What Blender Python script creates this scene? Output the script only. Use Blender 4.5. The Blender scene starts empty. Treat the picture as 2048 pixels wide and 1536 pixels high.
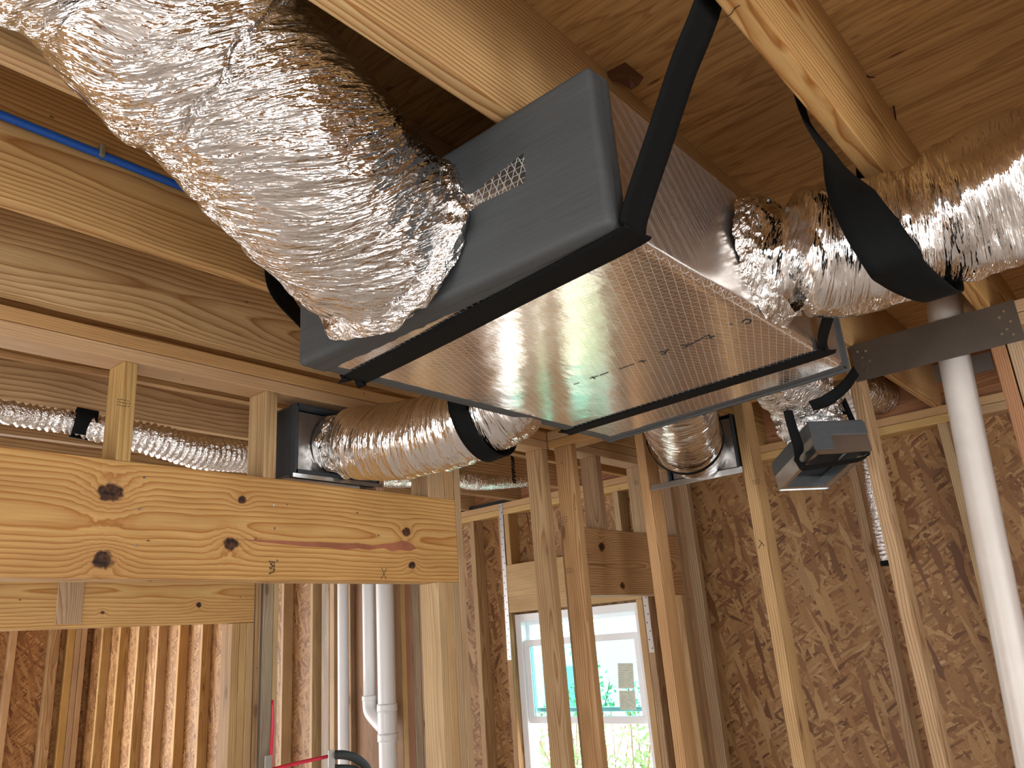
import bpy, bmesh, math, random
import numpy as np
from mathutils import Vector, Matrix
random.seed(7)
S = bpy.context.scene
COL = S.collection

# ------------------------------------------------------------------ camera
F_PX = 1566.0
CAM = np.array([0.0, 0.0, 1.933])
RW = np.array([[0.6535, 0.192, 0.7321], [-0.7534, 0.2579, 0.6049], [-0.0727, -0.9469, 0.3132]])
_u, _s, _v = np.linalg.svd(RW); RW = _u @ _v
cam_d = bpy.data.cameras.new('camera'); cam = bpy.data.objects.new('camera', cam_d); COL.objects.link(cam)
cam_d.sensor_width = 36; cam_d.lens = 36 * F_PX / 2048; cam_d.clip_start = 0.02
cam.matrix_world = Matrix(((RW[0][0], -RW[0][1], -RW[0][2], 0), (RW[1][0], -RW[1][1], -RW[1][2], 0),
                           (RW[2][0], -RW[2][1], -RW[2][2], 1.933), (0, 0, 0, 1)))
S.camera = cam

def at(px, py, **k):
    """point of the photo that lies on the real plane x=, y= or z= (survey of the room from the photo)"""
    d = RW @ np.array([(px - 1024) / F_PX, (py - 768) / F_PX, 1.0])
    (a, v), = k.items()
    if a == 'd': return Vector(CAM + v * d)
    i = 'xyz'.index(a); t = (v - CAM[i]) / d[i]
    return Vector(CAM + t * d)

# ------------------------------------------------------------------ light
W = bpy.data.worlds.new('sky'); S.world = W; W.use_nodes = True
wn = W.node_tree.nodes; wl = W.node_tree.links; wn.clear()
wo = wn.new('ShaderNodeOutputWorld'); wb = wn.new('ShaderNodeBackground')
sky = wn.new('ShaderNodeTexSky'); sky.sky_type = 'HOSEK_WILKIE'; sky.turbidity = 5.0
sky.sun_direction = Vector((-0.5, -0.45, 0.75)).normalized(); sky.ground_albedo = 0.5
mixw = wn.new('ShaderNodeMix'); mixw.data_type = 'RGBA'; mixw.inputs[0].default_value = 0.96
mixw.inputs[7].default_value = (0.95, 0.98, 1.0, 1)
wl.new(sky.outputs[0], mixw.inputs[6]); wl.new(mixw.outputs[2], wb.inputs[0]); wb.inputs[1].default_value = 13.5
wl.new(wb.outputs[0], wo.inputs[0])
S.view_settings.view_transform = 'Standard'; S.view_settings.look = 'None'
S.view_settings.gamma = 1.0; S.view_settings.use_curve_mapping = False
S.view_settings.exposure = -0.2

def portal(name, loc, rot, sx, sy):
    l = bpy.data.lights.new(name, 'AREA'); l.shape = 'RECTANGLE'; l.size = sx; l.size_y = sy
    l.cycles.is_portal = True
    o = bpy.data.objects.new(name, l); COL.objects.link(o); o.location = loc; o.rotation_euler = rot
ROOM = dict(x0=-4.2, x1=3.812, y0=-3.6, y1=9.4)
# unseen openings added for light indoors: back wall (x0) and right wall (y0)
BACK_OPEN = [(-2.4, -0.9, 0.6, 2.1), (1.0, 1.8, 0.05, 2.1), (2.25, 3.35, 0.05, 2.15)]
REAR_X = -1.65; REAR_OPEN = [(7.2, 9.1, 0.05, 2.4)]; LEFT_OPEN = [(-1.3, 2.5, 0.05, 2.4)]      # rear room's unseen wall, added close in to brighten the far studs     # y range, z range
RIGHT_OPEN = [(-3.4, -1.6, 0.05, 2.2), (-0.6, 0.4, 0.5, 2.1), (1.1, 2.0, 0.5, 2.1)]                          # x range, z range
for a, b, c, d in BACK_OPEN:
    portal('daylight_portal', (ROOM['x0'] + 0.02, (a + b) / 2, (c + d) / 2), (0, -math.pi / 2, 0), d - c, b - a)
for a, b, c, d in LEFT_OPEN:
    portal('daylight_portal', ((a + b) / 2, ROOM['y1'] - 0.02, (c + d) / 2), (-math.pi / 2, 0, 0), b - a, d - c)
for a, b, c, d in REAR_OPEN:
    portal('daylight_portal', (REAR_X + 0.02, (a + b) / 2, (c + d) / 2), (0, -math.pi / 2, 0), d - c, b - a)
for a, b, c, d in RIGHT_OPEN:
    portal('daylight_portal', ((a + b) / 2, ROOM['y0'] + 0.02, (c + d) / 2), (math.pi / 2, 0, 0), b - a, d - c)

# ------------------------------------------------------------------ helpers
def tag(o, label=None, cat=None, group=None, kind=None):
    if label: o['label'] = label
    if cat: o['category'] = cat
    if group: o['group'] = group
    if kind: o['kind'] = kind
    return o
def empty(name, loc=(0, 0, 0), label=None, cat=None, group=None):
    o = bpy.data.objects.new(name, None); COL.objects.link(o); o.location = loc; o.empty_display_size = .05
    return tag(o, label, cat, group)
def wmat(o):
    m = o.matrix_basis.copy()
    if o.parent: m = wmat(o.parent) @ o.matrix_parent_inverse @ m
    return m
def byl(sub):
    return next(o for o in COL.objects if 'label' in o and sub in o['label'])
def mesh_obj(name, verts, faces, mat, parent=None, smooth=False, uvs=None):
    me = bpy.data.meshes.new(name); me.from_pydata([tuple(v) for v in verts], [], faces)
    if uvs is not None:
        uv = me.uv_layers.new(name='UVMap')
        li = np.empty(len(me.loops), dtype=np.int32); me.loops.foreach_get('vertex_index', li)
        if len(uvs) == len(verts): uv.data.foreach_set('uv', np.asarray(uvs, dtype=np.float32)[li].ravel())
        else: uv.data.foreach_set('uv', np.asarray(uvs, dtype=np.float32).ravel())
    me.polygons.foreach_set('use_smooth', [smooth] * len(me.polygons))
    me.update()
    o = bpy.data.objects.new(name, me); COL.objects.link(o)
    if mat: me.materials.append(mat)
    if parent:
        o.parent = parent; o.matrix_parent_inverse = wmat(parent).inverted()
    return o
def bm_obj(name, bm, mat, parent=None, smooth=False, loc=None, mw=None):
    me = bpy.data.meshes.new(name); bm.to_mesh(me); bm.free()
    for p in me.polygons: p.use_smooth = smooth
    o = bpy.data.objects.new(name, me); COL.objects.link(o)
    if mat: me.materials.append(mat)
    if mw is not None: o.matrix_world = mw
    elif loc is not None: o.location = loc
    if parent:
        o.parent = parent; o.matrix_parent_inverse = wmat(parent).inverted()
    return o
def box_bm(sx, sy, sz, bev=0.0, seg=1, bm=None, c=(0, 0, 0)):
    b = bm or bmesh.new()
    r = bmesh.ops.create_cube(b, size=1)
    for v in r['verts']: v.co = Vector((v.co.x * sx + c[0], v.co.y * sy + c[1], v.co.z * sz + c[2]))
    if bev > 0:
        es = list({e for v in r['verts'] for e in v.link_edges})
        bmesh.ops.bevel(b, geom=es, offset=bev, segments=seg, affect='EDGES', profile=.5)
    return b

# numpy value noise
_rng = np.random.default_rng(3)
_T = _rng.random((64, 64, 64))
def vnoise(p):
    p = np.asarray(p, dtype=float); i = np.floor(p).astype(int); f = p - i; f = f * f * (3 - 2 * f)
    i &= 63; j = (i + 1) & 63
    def g(a, b, c): return _T[a, b, c]
    x0, y0, z0 = i.T; x1, y1, z1 = j.T; fx, fy, fz = f.T
    def lx(y, z): return g(x0, y, z) * (1 - fx) + g(x1, y, z) * fx
    return (lx(y0, z0) * (1 - fy) + lx(y1, z0) * fy) * (1 - fz) + (lx(y0, z1) * (1 - fy) + lx(y1, z1) * fy) * fz - .5

# ------------------------------------------------------------------ materials
class NT:
    def __init__(s, name):
        s.m = bpy.data.materials.new(name); s.m.use_nodes = True; s.t = s.m.node_tree
        s.b = s.t.nodes['Principled BSDF']
    def n(s, ty, **kw):
        nd = s.t.nodes.new(ty)
        for k, v in kw.items(): setattr(nd, k, v)
        return nd
    def l(s, a, b): s.t.links.new(a, b)
    def setv(s, inp, v):
        if isinstance(v, bpy.types.NodeSocket): s.l(v, inp)
        else: inp.default_value = v
    def math(s, op, a, b=0.0, c=0.0, clamp=False):
        nd = s.n('ShaderNodeMath', operation=op, use_clamp=clamp)
        for i, v in enumerate((a, b, c)): s.setv(nd.inputs[i], v)
        return nd.outputs[0]
    def mixc(s, f, a, b, mode='MIX'):
        nd = s.n('ShaderNodeMix', data_type='RGBA', blend_type=mode)
        s.setv(nd.inputs[0], f); s.setv(nd.inputs[6], a if isinstance(a, bpy.types.NodeSocket) else (*a, 1))
        s.setv(nd.inputs[7], b if isinstance(b, bpy.types.NodeSocket) else (*b, 1)); return nd.outputs[2]
    def ramp(s, f, stops, interp='LINEAR'):
        nd = s.n('ShaderNodeValToRGB'); cr = nd.color_ramp; cr.interpolation = interp
        while len(cr.elements) > 1: cr.elements.remove(cr.elements[-1])
        for i, (p, c) in enumerate(stops):
            e = cr.elements[0] if i == 0 else cr.elements.new(p)
            e.position = p; e.color = (*c, 1) if len(c) == 3 else c
        s.l(f, nd.inputs[0]); return nd.outputs[0]
    def noise(s, vec, scale, detail=2, rough=.5, dist=0, out=0):
        nd = s.n('ShaderNodeTexNoise'); s.l(vec, nd.inputs['Vector']); nd.inputs['Scale'].default_value = scale
        nd.inputs['Detail'].default_value = detail; nd.inputs['Roughness'].default_value = rough
        nd.inputs['Distortion'].default_value = dist; return nd.outputs[out]
    def vmul(s, vec, sc):
        nd = s.n('ShaderNodeVectorMath', operation='MULTIPLY'); s.l(vec, nd.inputs[0]); nd.inputs[1].default_value = sc; return nd.outputs[0]
    def vadd(s, a, b):
        nd = s.n('ShaderNodeVectorMath', operation='ADD'); s.setv(nd.inputs[0], a); s.setv(nd.inputs[1], b); return nd.outputs[0]
    def sep(s, v):
        nd = s.n('ShaderNodeSeparateXYZ'); s.l(v, nd.inputs[0]); return nd.outputs
    def comb(s, x, y, z):
        nd = s.n('ShaderNodeCombineXYZ')
        for i, v in enumerate((x, y, z)): s.setv(nd.inputs[i], v)
        return nd.outputs[0]
    def bump(s, h, strength, dist, normal=None):
        nd = s.n('ShaderNodeBump'); nd.inputs['Strength'].default_value = strength; nd.inputs['Distance'].default_value = dist
        s.l(h, nd.inputs['Height'])
        if normal is not None: s.l(normal, nd.inputs['Normal'])
        return nd.outputs[0]

def srgb(r, g, b):
    f = lambda c: (c / 255 / 12.92) if c / 255 <= .04045 else ((c / 255 + .055) / 1.055) ** 2.4
    return (f(r), f(g), f(b))

def wood(name, early, late, freq=110, pith=(.06, .02), knots=(), vary=.25, cath=.05, stain=None, rand=True, contrast=1.0, knotty=.0):
    """lumber: rings round a pith that runs along the board's local x; knots = (x, z, radius) on the y face"""
    m = NT(name)
    tc = m.n('ShaderNodeTexCoord').outputs['Object']
    x, y, z = m.sep(tc)[:3]
    if rand:
        rnd = m.n('ShaderNodeObjectInfo').outputs['Random']
    else:
        v = m.n('ShaderNodeValue'); v.outputs[0].default_value = 0.37; rnd = v.outputs[0]
    r50 = m.math('MULTIPLY', rnd, 57.0)
    co = m.vadd(tc, m.comb(r50, m.math('MULTIPLY', rnd, 23.0), m.math('MULTIPLY', rnd, 11.0)))
    low = m.noise(m.vmul(co, (1.0, 3.0, 3.0)), 1.1, 2, .5)
    low2 = m.noise(m.vmul(co, (.9, 5.0, 5.0)), 2.6, 3, .55, out=0)
    yy = m.math('ADD', m.math('ADD', y, pith[0]), m.math('MULTIPLY', m.math('SUBTRACT', low, .5), cath * 2.2))
    zz = m.math('ADD', m.math('ADD', z, m.math('MULTIPLY', m.math('SUBTRACT', rnd, .5), .12)), m.math('ADD', m.math('MULTIPLY', m.math('SUBTRACT', low2, .5), cath * .6), pith[1]))
    r = m.math('SQRT', m.math('ADD', m.math('MULTIPLY', yy, yy), m.math('MULTIPLY', zz, zz)))
    kmask = None; halo = None
    for (kx, kz, kr) in knots:
        dx = m.math('MULTIPLY', m.math('SUBTRACT', x, kx), .8); dz = m.math('SUBTRACT', z, kz)
        wob = m.math('MULTIPLY', m.math('SUBTRACT', m.noise(tc, 45, 2), .5), kr * .9)
        d = m.math('ADD', m.math('SQRT', m.math('ADD', m.math('MULTIPLY', dx, dx), m.math('MULTIPLY', dz, dz))), wob)
        g = m.math('EXPONENT', m.math('MULTIPLY', m.math('POWER', m.math('DIVIDE', d, kr * 1.9), 2.0), -1.0))
        r = m.math('ADD', r, m.math('MULTIPLY', g, kr * 1.5))
        k = m.n('ShaderNodeMapRange', interpolation_type='SMOOTHSTEP'); m.l(d, k.inputs[0])
        k.inputs[1].default_value = kr * 1.05; k.inputs[2].default_value = kr * .7
        kmask = k.outputs[0] if kmask is None else m.math('MAXIMUM', kmask, k.outputs[0])
        halo = g if halo is None else m.math('MAXIMUM', halo, g)
    fq = m.math('MULTIPLY', r, m.math('ADD', freq * .8, m.math('MULTIPLY', rnd, freq * .5)))
    fq = m.math('ADD', fq, m.math('MULTIPLY', m.noise(m.vmul(co, (1.3, 16, 16)), 2.0, 2), .5))
    fr = m.math('FRACT', fq)
    t = m.ramp(fr, [(0, (0, 0, 0)), (.35, (.12, .12, .12)), (.72, (.55, .55, .55)), (.86, (1, 1, 1)), (.95, (.35, .35, .35)), (1, (0, 0, 0))])
    if contrast != 1.0: t = m.math('MULTIPLY', t, contrast)
    c = m.mixc(t, early, late)
    fib = m.noise(m.vmul(co, (4, 160, 160)), 1.5, 4, .65)
    c = m.mixc(.5, c, m.ramp(fib, [(.25, (.56, .49, .42)), (.7, (1.08, 1.05, 1.0))]), 'MULTIPLY')
    blot = m.noise(m.vmul(co, (1.3, 4, 4)), 2.2, 3)
    c = m.mixc(.55, c, m.ramp(blot, [(.3, (.72, .63, .55)), (.65, (1.05, 1.03, 1.0))]), 'MULTIPLY')
    hv = m.n('ShaderNodeHueSaturation'); m.l(c, hv.inputs['Color'])
    m.setv(hv.inputs['Value'], m.math('ADD', 1 - vary * .5, m.math('MULTIPLY', rnd, vary)))
    m.setv(hv.inputs['Saturation'], m.math('ADD', .88, m.math('MULTIPLY', m.math('FRACT', m.math('MULTIPLY', rnd, 7.3)), .24)))
    m.setv(hv.inputs['Hue'], m.math('ADD', .494, m.math('MULTIPLY', m.math('FRACT', m.math('MULTIPLY', rnd, 13.7)), .012)))
    c = hv.outputs[0]
    if stain is not None:
        st = m.noise(m.vmul(co, (1.0, 14, 14)), 1.6, 4, .6)
        c = m.mixc(m.math('MULTIPLY', m.ramp(st, [(.45, (0, 0, 0)), (.62, (1, 1, 1))]), .7), c, stain)
    if knotty:
        vo = m.n('ShaderNodeTexVoronoi'); m.l(m.vmul(co, (2.6, 8, 8)), vo.inputs['Vector']); vo.inputs['Scale'].default_value = 1.0
        vd = m.math('ADD', vo.outputs['Distance'], m.math('MULTIPLY', m.math('SUBTRACT', fib, .5), .05))
        c = m.mixc(m.math('MULTIPLY', m.ramp(vd, [(.0, (1, 1, 1)), (.06, (.9, .9, .9)), (.10, (0, 0, 0))]), knotty), c, (.09, .035, .015))
        c = m.mixc(m.math('MULTIPLY', m.ramp(vd, [(.0, (1, 1, 1)), (.10, (.8, .8, .8)), (.26, (0, 0, 0))]), .55 * knotty), c, (.27, .14, .06))
    c = m.mixc(1.0, c, (.87, .87, .86), 'MULTIPLY')
    # specks: nail holes, resin
    vs = m.n('ShaderNodeTexVoronoi'); m.l(m.vmul(co, (7, 16, 16)), vs.inputs['Vector']); vs.inputs['Scale'].default_value = 1.0
    c = m.mixc(m.ramp(vs.outputs['Distance'], [(.0, (.8, .8, .8)), (.03, (.8, .8, .8)), (.045, (0, 0, 0))]), c, (.06, .03, .02))
    if kmask is not None:
        c = m.mixc(m.math('MULTIPLY', halo, .35), c, (.42, .20, .07))
        kc = m.ramp(m.noise(tc, 90, 3), [(.35, (.012, .006, .004)), (.65, (.10, .04, .018))])
        c = m.mixc(kmask, c, kc)
    m.l(c, m.b.inputs['Base Color']); m.b.inputs['Roughness'].default_value = .62
    m.b.inputs['Specular IOR Level'].default_value = .3
    h = m.math('ADD', m.math('MULTIPLY', fib, .6), m.math('MULTIPLY', t, -.4))
    m.l(m.bump(h, .25, .001), m.b.inputs['Normal'])
    return m.m

PINE_E, PINE_L = srgb(222, 192, 142), srgb(184, 136, 82)
FIR_E, FIR_L = srgb(206, 172, 118), srgb(158, 108, 58)
SPF_E, SPF_L = srgb(196, 166, 128), srgb(156, 116, 78)
M_joist = wood('fir_joist_wood', FIR_E, FIR_L, 92, (.07, .0), vary=.18, cath=.05)
M_stud = wood('spruce_stud_wood', SPF_E, SPF_L, 120, (.05, .02), vary=.30, cath=.04, knotty=1.0, contrast=1.0)
M_plate = wood('plate_wood', srgb(208, 176, 132), srgb(176, 134, 90), 170, (.04, .05), vary=.15, cath=.02, contrast=.6)
M_grey = wood('weathered_stud_wood', srgb(196, 180, 158), srgb(150, 126, 104), 150, (.05, .03), vary=.2, stain=srgb(134, 122, 106), knotty=.8)
M_red = wood('reddish_stud_wood', srgb(180, 140, 110), srgb(142, 102, 76), 140, (.05, .03), vary=.2, knotty=.5)
M_pale = wood('pale_stud_wood', srgb(202, 172, 126), srgb(168, 128, 80), 110, (.05, .02), vary=.15, cath=.03, contrast=.85, knotty=.8)
M_hdrB = wood('header_pine_orange', srgb(204, 166, 114), srgb(158, 110, 66), 95, (.05, .0), vary=.05, cath=.05,
              knots=[(-.25, .06, .022), (-.12, -.10, .016)])

def osb(name, tint=(1, 1, 1), scale=1.0):
    m = NT(name); tc = m.n('ShaderNodeTexCoord').outputs['Object']
    x, y, z = m.sep(tc)[:3]
    base = None; hsum = None
    pal = [(0, srgb(122, 82, 48)), (.12, srgb(150, 106, 66)), (.4, srgb(184, 140, 92)), (.62, srgb(196, 154, 104)), (.8, srgb(216, 180, 130)), (.93, srgb(160, 112, 70)), (1, srgb(226, 194, 148))]
    wv = m.n('ShaderNodeTexNoise'); m.l(tc, wv.inputs['Vector']); wv.inputs['Scale'].default_value = 14; wv.inputs['Detail'].default_value = 2
    wx = m.math('MULTIPLY', m.math('SUBTRACT', m.sep(wv.outputs['Color'])[0], .5), .012); wy = m.math('MULTIPLY', m.math('SUBTRACT', m.sep(wv.outputs['Color'])[1], .5), .012)
    y = m.math('ADD', y, wx); z = m.math('ADD', z, wy)
    for i, ang in enumerate((12, 84, 131, 49, 160, 104, -20, 67, 118, 30, 150, 78)):
        a = math.radians(ang); ca, sa = math.cos(a), math.sin(a)
        u = m.math('ADD', m.math('MULTIPLY', y, ca), m.math('MULTIPLY', z, sa)); v = m.math('ADD', m.math('MULTIPLY', y, -sa), m.math('MULTIPLY', z, ca))
        u = m.math('ADD', u, m.math('MULTIPLY', x, .7)); v = m.math('ADD', v, m.math('MULTIPLY', x, .7))
        vec = m.comb(m.math('MULTIPLY', u, (10.0, 14.0, 7.5)[i % 3] * scale), m.math('MULTIPLY', v, (62.0, 90.0, 40.0)[i % 3] * scale), float(i) * 3.1)
        vo = m.n('ShaderNodeTexVoronoi', feature='F1'); m.l(vec, vo.inputs['Vector']); vo.inputs['Scale'].default_value = 1.0
        vo.voronoi_dimensions = '3D'; vo.inputs['Randomness'].default_value = 1
        cs = m.n('ShaderNodeSeparateColor'); m.l(vo.outputs['Color'], cs.inputs[0])
        c = m.ramp(cs.outputs[0], pal)
        h = cs.outputs[1]
        if base is None: base, hsum = c, h
        else:
            mask = m.math('GREATER_THAN', cs.outputs[2], .62)
            base = m.mixc(mask, base, c)
            hn = m.n('ShaderNodeMix'); m.l(mask, hn.inputs[0]); m.l(hsum, hn.inputs[2]); m.l(h, hn.inputs[3]); hsum = hn.outputs[0]
    fine = m.noise(m.vmul(tc, (1, 1, 1)), 130, 3, .7)
    base = m.mixc(.6, base, m.ramp(fine, [(.3, (.72, .68, .62)), (.7, (1.1, 1.08, 1.05))]), 'MULTIPLY')
    base = m.mixc(1.0, base, tint, 'MULTIPLY')
    m.l(base, m.b.inputs['Base Color']); m.b.inputs['Roughness'].default_value = .6
    m.l(m.bump(hsum, .4, .0012), m.b.inputs['Normal'])
    return m.m
M_osb = osb('osb_sheathing', (.62, .56, .48))

def plywood():
    m = NT('plywood_subfloor'); tc = m.n('ShaderNodeTexCoord').outputs['Object']
    w = m.noise(m.vmul(tc, (5.0, .55, 1)), 1.6, 4, .6, .4)
    w2 = m.noise(m.vmul(tc, (26.0, 1.2, 1)), 1.6, 4, .6, .8)
    x, y, z = m.sep(tc)[:3]
    ph = m.math('ADD', m.math('MULTIPLY', w, 12.0), m.math('MULTIPLY', x, 9.0))
    fr = m.math('FRACT', ph)
    t = m.ramp(fr, [(0, (0, 0, 0)), (.55, (.25, .25, .25)), (.8, (1, 1, 1)), (.93, (.5, .5, .5)), (1, (0, 0, 0))])
    c = m.mixc(m.math('MULTIPLY', t, .75), srgb(200, 160, 104), srgb(154, 110, 62))
    c = m.mixc(.7, c, m.ramp(w2, [(.3, (.68, .60, .50)), (.65, (1.06, 1.04, 1.0))]), 'MULTIPLY')
    vo = m.n('ShaderNodeTexVoronoi'); m.l(m.vmul(tc, (14, 4.2, 1)), vo.inputs['Vector']); vo.inputs['Scale'].default_value = 1.0
    d = m.math('ADD', vo.outputs['Distance'], m.math('MULTIPLY', m.math('SUBTRACT', w2, .5), .12))
    c = m.mixc(m.ramp(d, [(0, (.75, .75, .75)), (.05, (.7, .7, .7)), (.09, (0, 0, 0))]), c, srgb(84, 44, 22))
    ck = m.noise(m.vmul(tc, (70, 2.0, 1)), 1.5, 3, .6)
    c = m.mixc(m.ramp(ck, [(.68, (0, 0, 0)), (.74, (.6, .6, .6))]), c, srgb(110, 66, 34))
    m.l(c, m.b.inputs['Base Color']); m.b.inputs['Roughness'].default_value = .65
    m.l(m.bump(w2, .3, .001), m.b.inputs['Normal']); return m.m
M_ply = plywood()

def foil(name, col=(.90, .88, .86), rough=.14, ang=0.9, cell=(60, 16), strength=1.0, fine=1.0, grain=0):
    """aluminised jacket: creased facets in (u along, v around) metres"""
    m = NT(name); tc = m.n('ShaderNodeTexCoord').outputs['UV']
    u, v, _ = m.sep(tc)[:3]
    ca, sa = math.cos(ang), math.sin(ang)
    a = m.math('ADD', m.math('MULTIPLY', u, ca), m.math('MULTIPLY', v, sa)); b = m.math('ADD', m.math('MULTIPLY', u, -sa), m.math('MULTIPLY', v, ca))
    base = m.comb(a, b, 0)
    wob = m.n('ShaderNodeTexNoise'); m.l(m.vmul(base, (cell[0] * .35, cell[1] * .5, 1)), wob.inputs['Vector']); wob.inputs['Scale'].default_value = 1; wob.inputs['Detail'].default_value = 3
    def layer(sx, sy, wamt):
        vec = m.vadd(m.vmul(base, (sx, sy, 1)), m.vmul(wob.outputs['Color'], (wamt, wamt, 0)))
        vo = m.n('ShaderNodeTexVoronoi', feature='F1'); m.l(vec, vo.inputs['Vector']); vo.inputs['Scale'].default_value = 1
        return vo
    v1 = layer(cell[0], cell[1], 1.6); v2 = layer(cell[0] * 2.3, cell[1] * 2.6, 1.6); v3 = layer(cell[0] * 5, cell[1] * 7, 1.2)
    nz = m.noise(m.vmul(base, (cell[0] * .8, cell[1] * .8, 1)), 1.0, 4, .6)
    rid = m.math('ABSOLUTE', m.math('SUBTRACT', m.noise(m.vmul(base, (cell[0] * 1.2, cell[1] * .5, 1)), 1.0, 3, .55, .6), .5))
    h = m.math('ADD', m.math('MULTIPLY', v1.outputs['Distance'], 1.0), m.math('MULTIPLY', v2.outputs['Distance'], .42))
    h = m.math('ADD', h, m.math('MULTIPLY', nz, .9)); h = m.math('ADD', h, m.math('MULTIPLY', rid, -1.8))
    n1 = m.bump(h, strength, .006)
    n2 = m.bump(v3.outputs['Distance'], .45 * fine, .0014, n1)
    m.l(n2, m.b.inputs['Normal'])
    m.b.inputs['Metallic'].default_value = 1.0
    m.b.inputs['Roughness'].default_value = rough
    c = m.mixc(m.math('MULTIPLY', m.ramp(nz, [(.35, (0, 0, 0)), (.7, (1, 1, 1))]), .35), col, tuple(k * .86 for k in col))
    m.l(c, m.b.inputs['Base Color'])
    return m.m
M_foil = foil('crinkled_foil_jacket', (.84, .83, .82), ang=.45, strength=1.0, rough=.085, cell=(52, 13), fine=1.5)
M_foil2 = foil('smoother_foil_jacket', (.84, .83, .82), ang=.15, cell=(46, 8), strength=.75, rough=.10, fine=1.3)
M_foil_tight = foil('gathered_foil_wrap', ang=.0, cell=(60, 45), strength=1.0, rough=.12, fine=1.4)
M_flex = foil('bright_flex_foil', ang=.0, cell=(90, 60), strength=.6, rough=.2)

def fsk(name, rough=.2, ls=1.0, col=(.82, .77, .72)):
    """foil scrim kraft facing with reinforcing yarns"""
    m = NT(name); tc = m.n('ShaderNodeTexCoord').outputs['Object']
    x, y, z = m.sep(tc)[:3]
    p = m.math('ADD', x, z); q = y
    def ln(a, b, f, w):
        s_ = m.math('FRACT', m.math('MULTIPLY', m.math('ADD', m.math('MULTIPLY', p, a), m.math('MULTIPLY', q, b)), f))
        return m.math('LESS_THAN', s_, w)
    wob = m.math('MULTIPLY', m.math('SUBTRACT', m.noise(tc, 30, 2), .5), .0)
    l1 = ln(1.0, .0, 88.0, .10); l2 = ln(.42, 1.0, 62.0, .07); l3 = ln(-.42, 1.0, 62.0, .07)
    L = m.math('MAXIMUM', m.math('MAXIMUM', l2, l3), m.math('MULTIPLY', l1, .8))
    patch = m.noise(m.vmul(tc, (5, 2, 5)), 1.6, 3)
    nz = m.noise(m.vmul(tc, (26, 90, 26)), 1.0, 4, .6)
    nl = m.noise(tc, 5, 3, .6)
    h = m.math('ADD', m.math('MULTIPLY', nz, .5), m.math('MULTIPLY', L, .4 * ls))
    n0 = m.bump(nl, .12, .02)
    n1 = m.bump(h, .5, .0012, n0)
    m.l(n1, m.b.inputs['Normal'])
    m.b.inputs['Metallic'].default_value = .96; m.b.inputs['Roughness'].default_value = rough
    m.setv(m.b.inputs['Roughness'], m.math('ADD', rough, m.math('MULTIPLY', m.math('SUBTRACT', patch, .5), .12)))
    c = m.mixc(m.math('MULTIPLY', L, .6 * ls), col, (.95, .93, .88))
    m.l(c, m.b.inputs['Base Color']); m.setv(m.b.inputs['Metallic'], m.math('SUBTRACT', .97, m.math('MULTIPLY', L, .35 * ls))); return m.m
M_fsk = fsk('foil_scrim_facing', .15)
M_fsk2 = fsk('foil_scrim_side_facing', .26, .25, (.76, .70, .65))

def simple(name, col, rough=.5, metal=0.0, bumpsc=None, bstr=.2, spec=.5, var=0.0, bscale=(1, 1, 1)):
    m = NT(name); m.b.inputs['Base Color'].default_value = (*col, 1); m.b.inputs['Roughness'].default_value = rough
    m.b.inputs['Metallic'].default_value = metal; m.b.inputs['Specular IOR Level'].default_value = spec
    tc = m.n('ShaderNodeTexCoord').outputs['Object']
    if bumpsc:
        h = m.noise(m.vmul(tc, bscale), bumpsc, 4, .6); m.l(m.bump(h, bstr, .003), m.b.inputs['Normal'])
    if var:
        nz = m.noise(m.vmul(tc, bscale), 9, 4, .6)
        c = m.mixc(m.ramp(nz, [(.3, (0, 0, 0)), (.7, (1, 1, 1))]), tuple(k * (1 - var) for k in col), tuple(min(1, k * (1 + var)) for k in col))
        m.l(c, m.b.inputs['Base Color'])
    return m.m
M_mastic = simple('grey_duct_mastic', srgb(66, 68, 69), .6, 0, 26, .5, .3, .10, (1, .35, 2.5))
M_mastic_dk = simple('dark_duct_mastic', srgb(46, 49, 52), .55, 0, 40, .5, .4, .12)
M_galv = simple('galvanised_sheet', (.62, .65, .66), .26, 1.0, 8, .15, .5, .15)
M_galv_dirty = simple('smeared_galvanised_sheet', (.40, .38, .36), .3, .9, 14, .4, .5, .3)
M_steel = simple('dull_steel_plate', srgb(104, 94, 84), .55, .75, 60, .08, .5, .12)
M_strapmetal = simple('punched_steel_strap', (.70, .74, .78), .32, .9, None)
M_hole = simple('dark_hole', (.01, .01, .01), .9)
M_dark = simple('flat_black', (.004, .004, .004), .9)  # plain black; in the hanging boot it stands for the shade inside
M_pvc = simple('white_pvc', srgb(232, 234, 236), .28, 0, None, 0, .5)
M_pvc_old = simple('dusty_white_pvc', srgb(214, 206, 198), .35, 0, 60, .05, .5, .05)
M_purple = simple('purple_primer', srgb(96, 64, 120), .4)
M_blue = simple('blue_pex', srgb(14, 84, 176), .35)
M_redp = simple('red_pex', srgb(206, 34, 62), .35)
M_clip = simple('grey_clip', srgb(122, 116, 98), .5)
M_vinyl = simple('white_vinyl', srgb(236, 238, 242), .35)
M_insul = simple('black_foam_sleeve', srgb(42, 44, 44), .8, 0, 80, .1)
M_paper = simple('window_label_paper', srgb(200, 206, 190), .8)
M_ink = simple('ink', (.015, .012, .012), .7)
M_nail = simple('rusty_nail_steel', srgb(74, 46, 38), .5, .6)
M_scrap = simple('brown_torn_paper', srgb(92, 56, 34), .8, 0, 30, .4)
M_tape = simple('blue_ink', srgb(50, 70, 190), .6)
M_siding = simple('pale_house_siding', srgb(225, 228, 226), .7)
M_ground = simple('pale_ground', srgb(190, 184, 170), .9, 0, 4, .3, .3, .15)
M_floor = simple('dusty_pale_slab', srgb(206, 200, 194), .8, 0, 3, .3, .3, .12)

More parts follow.
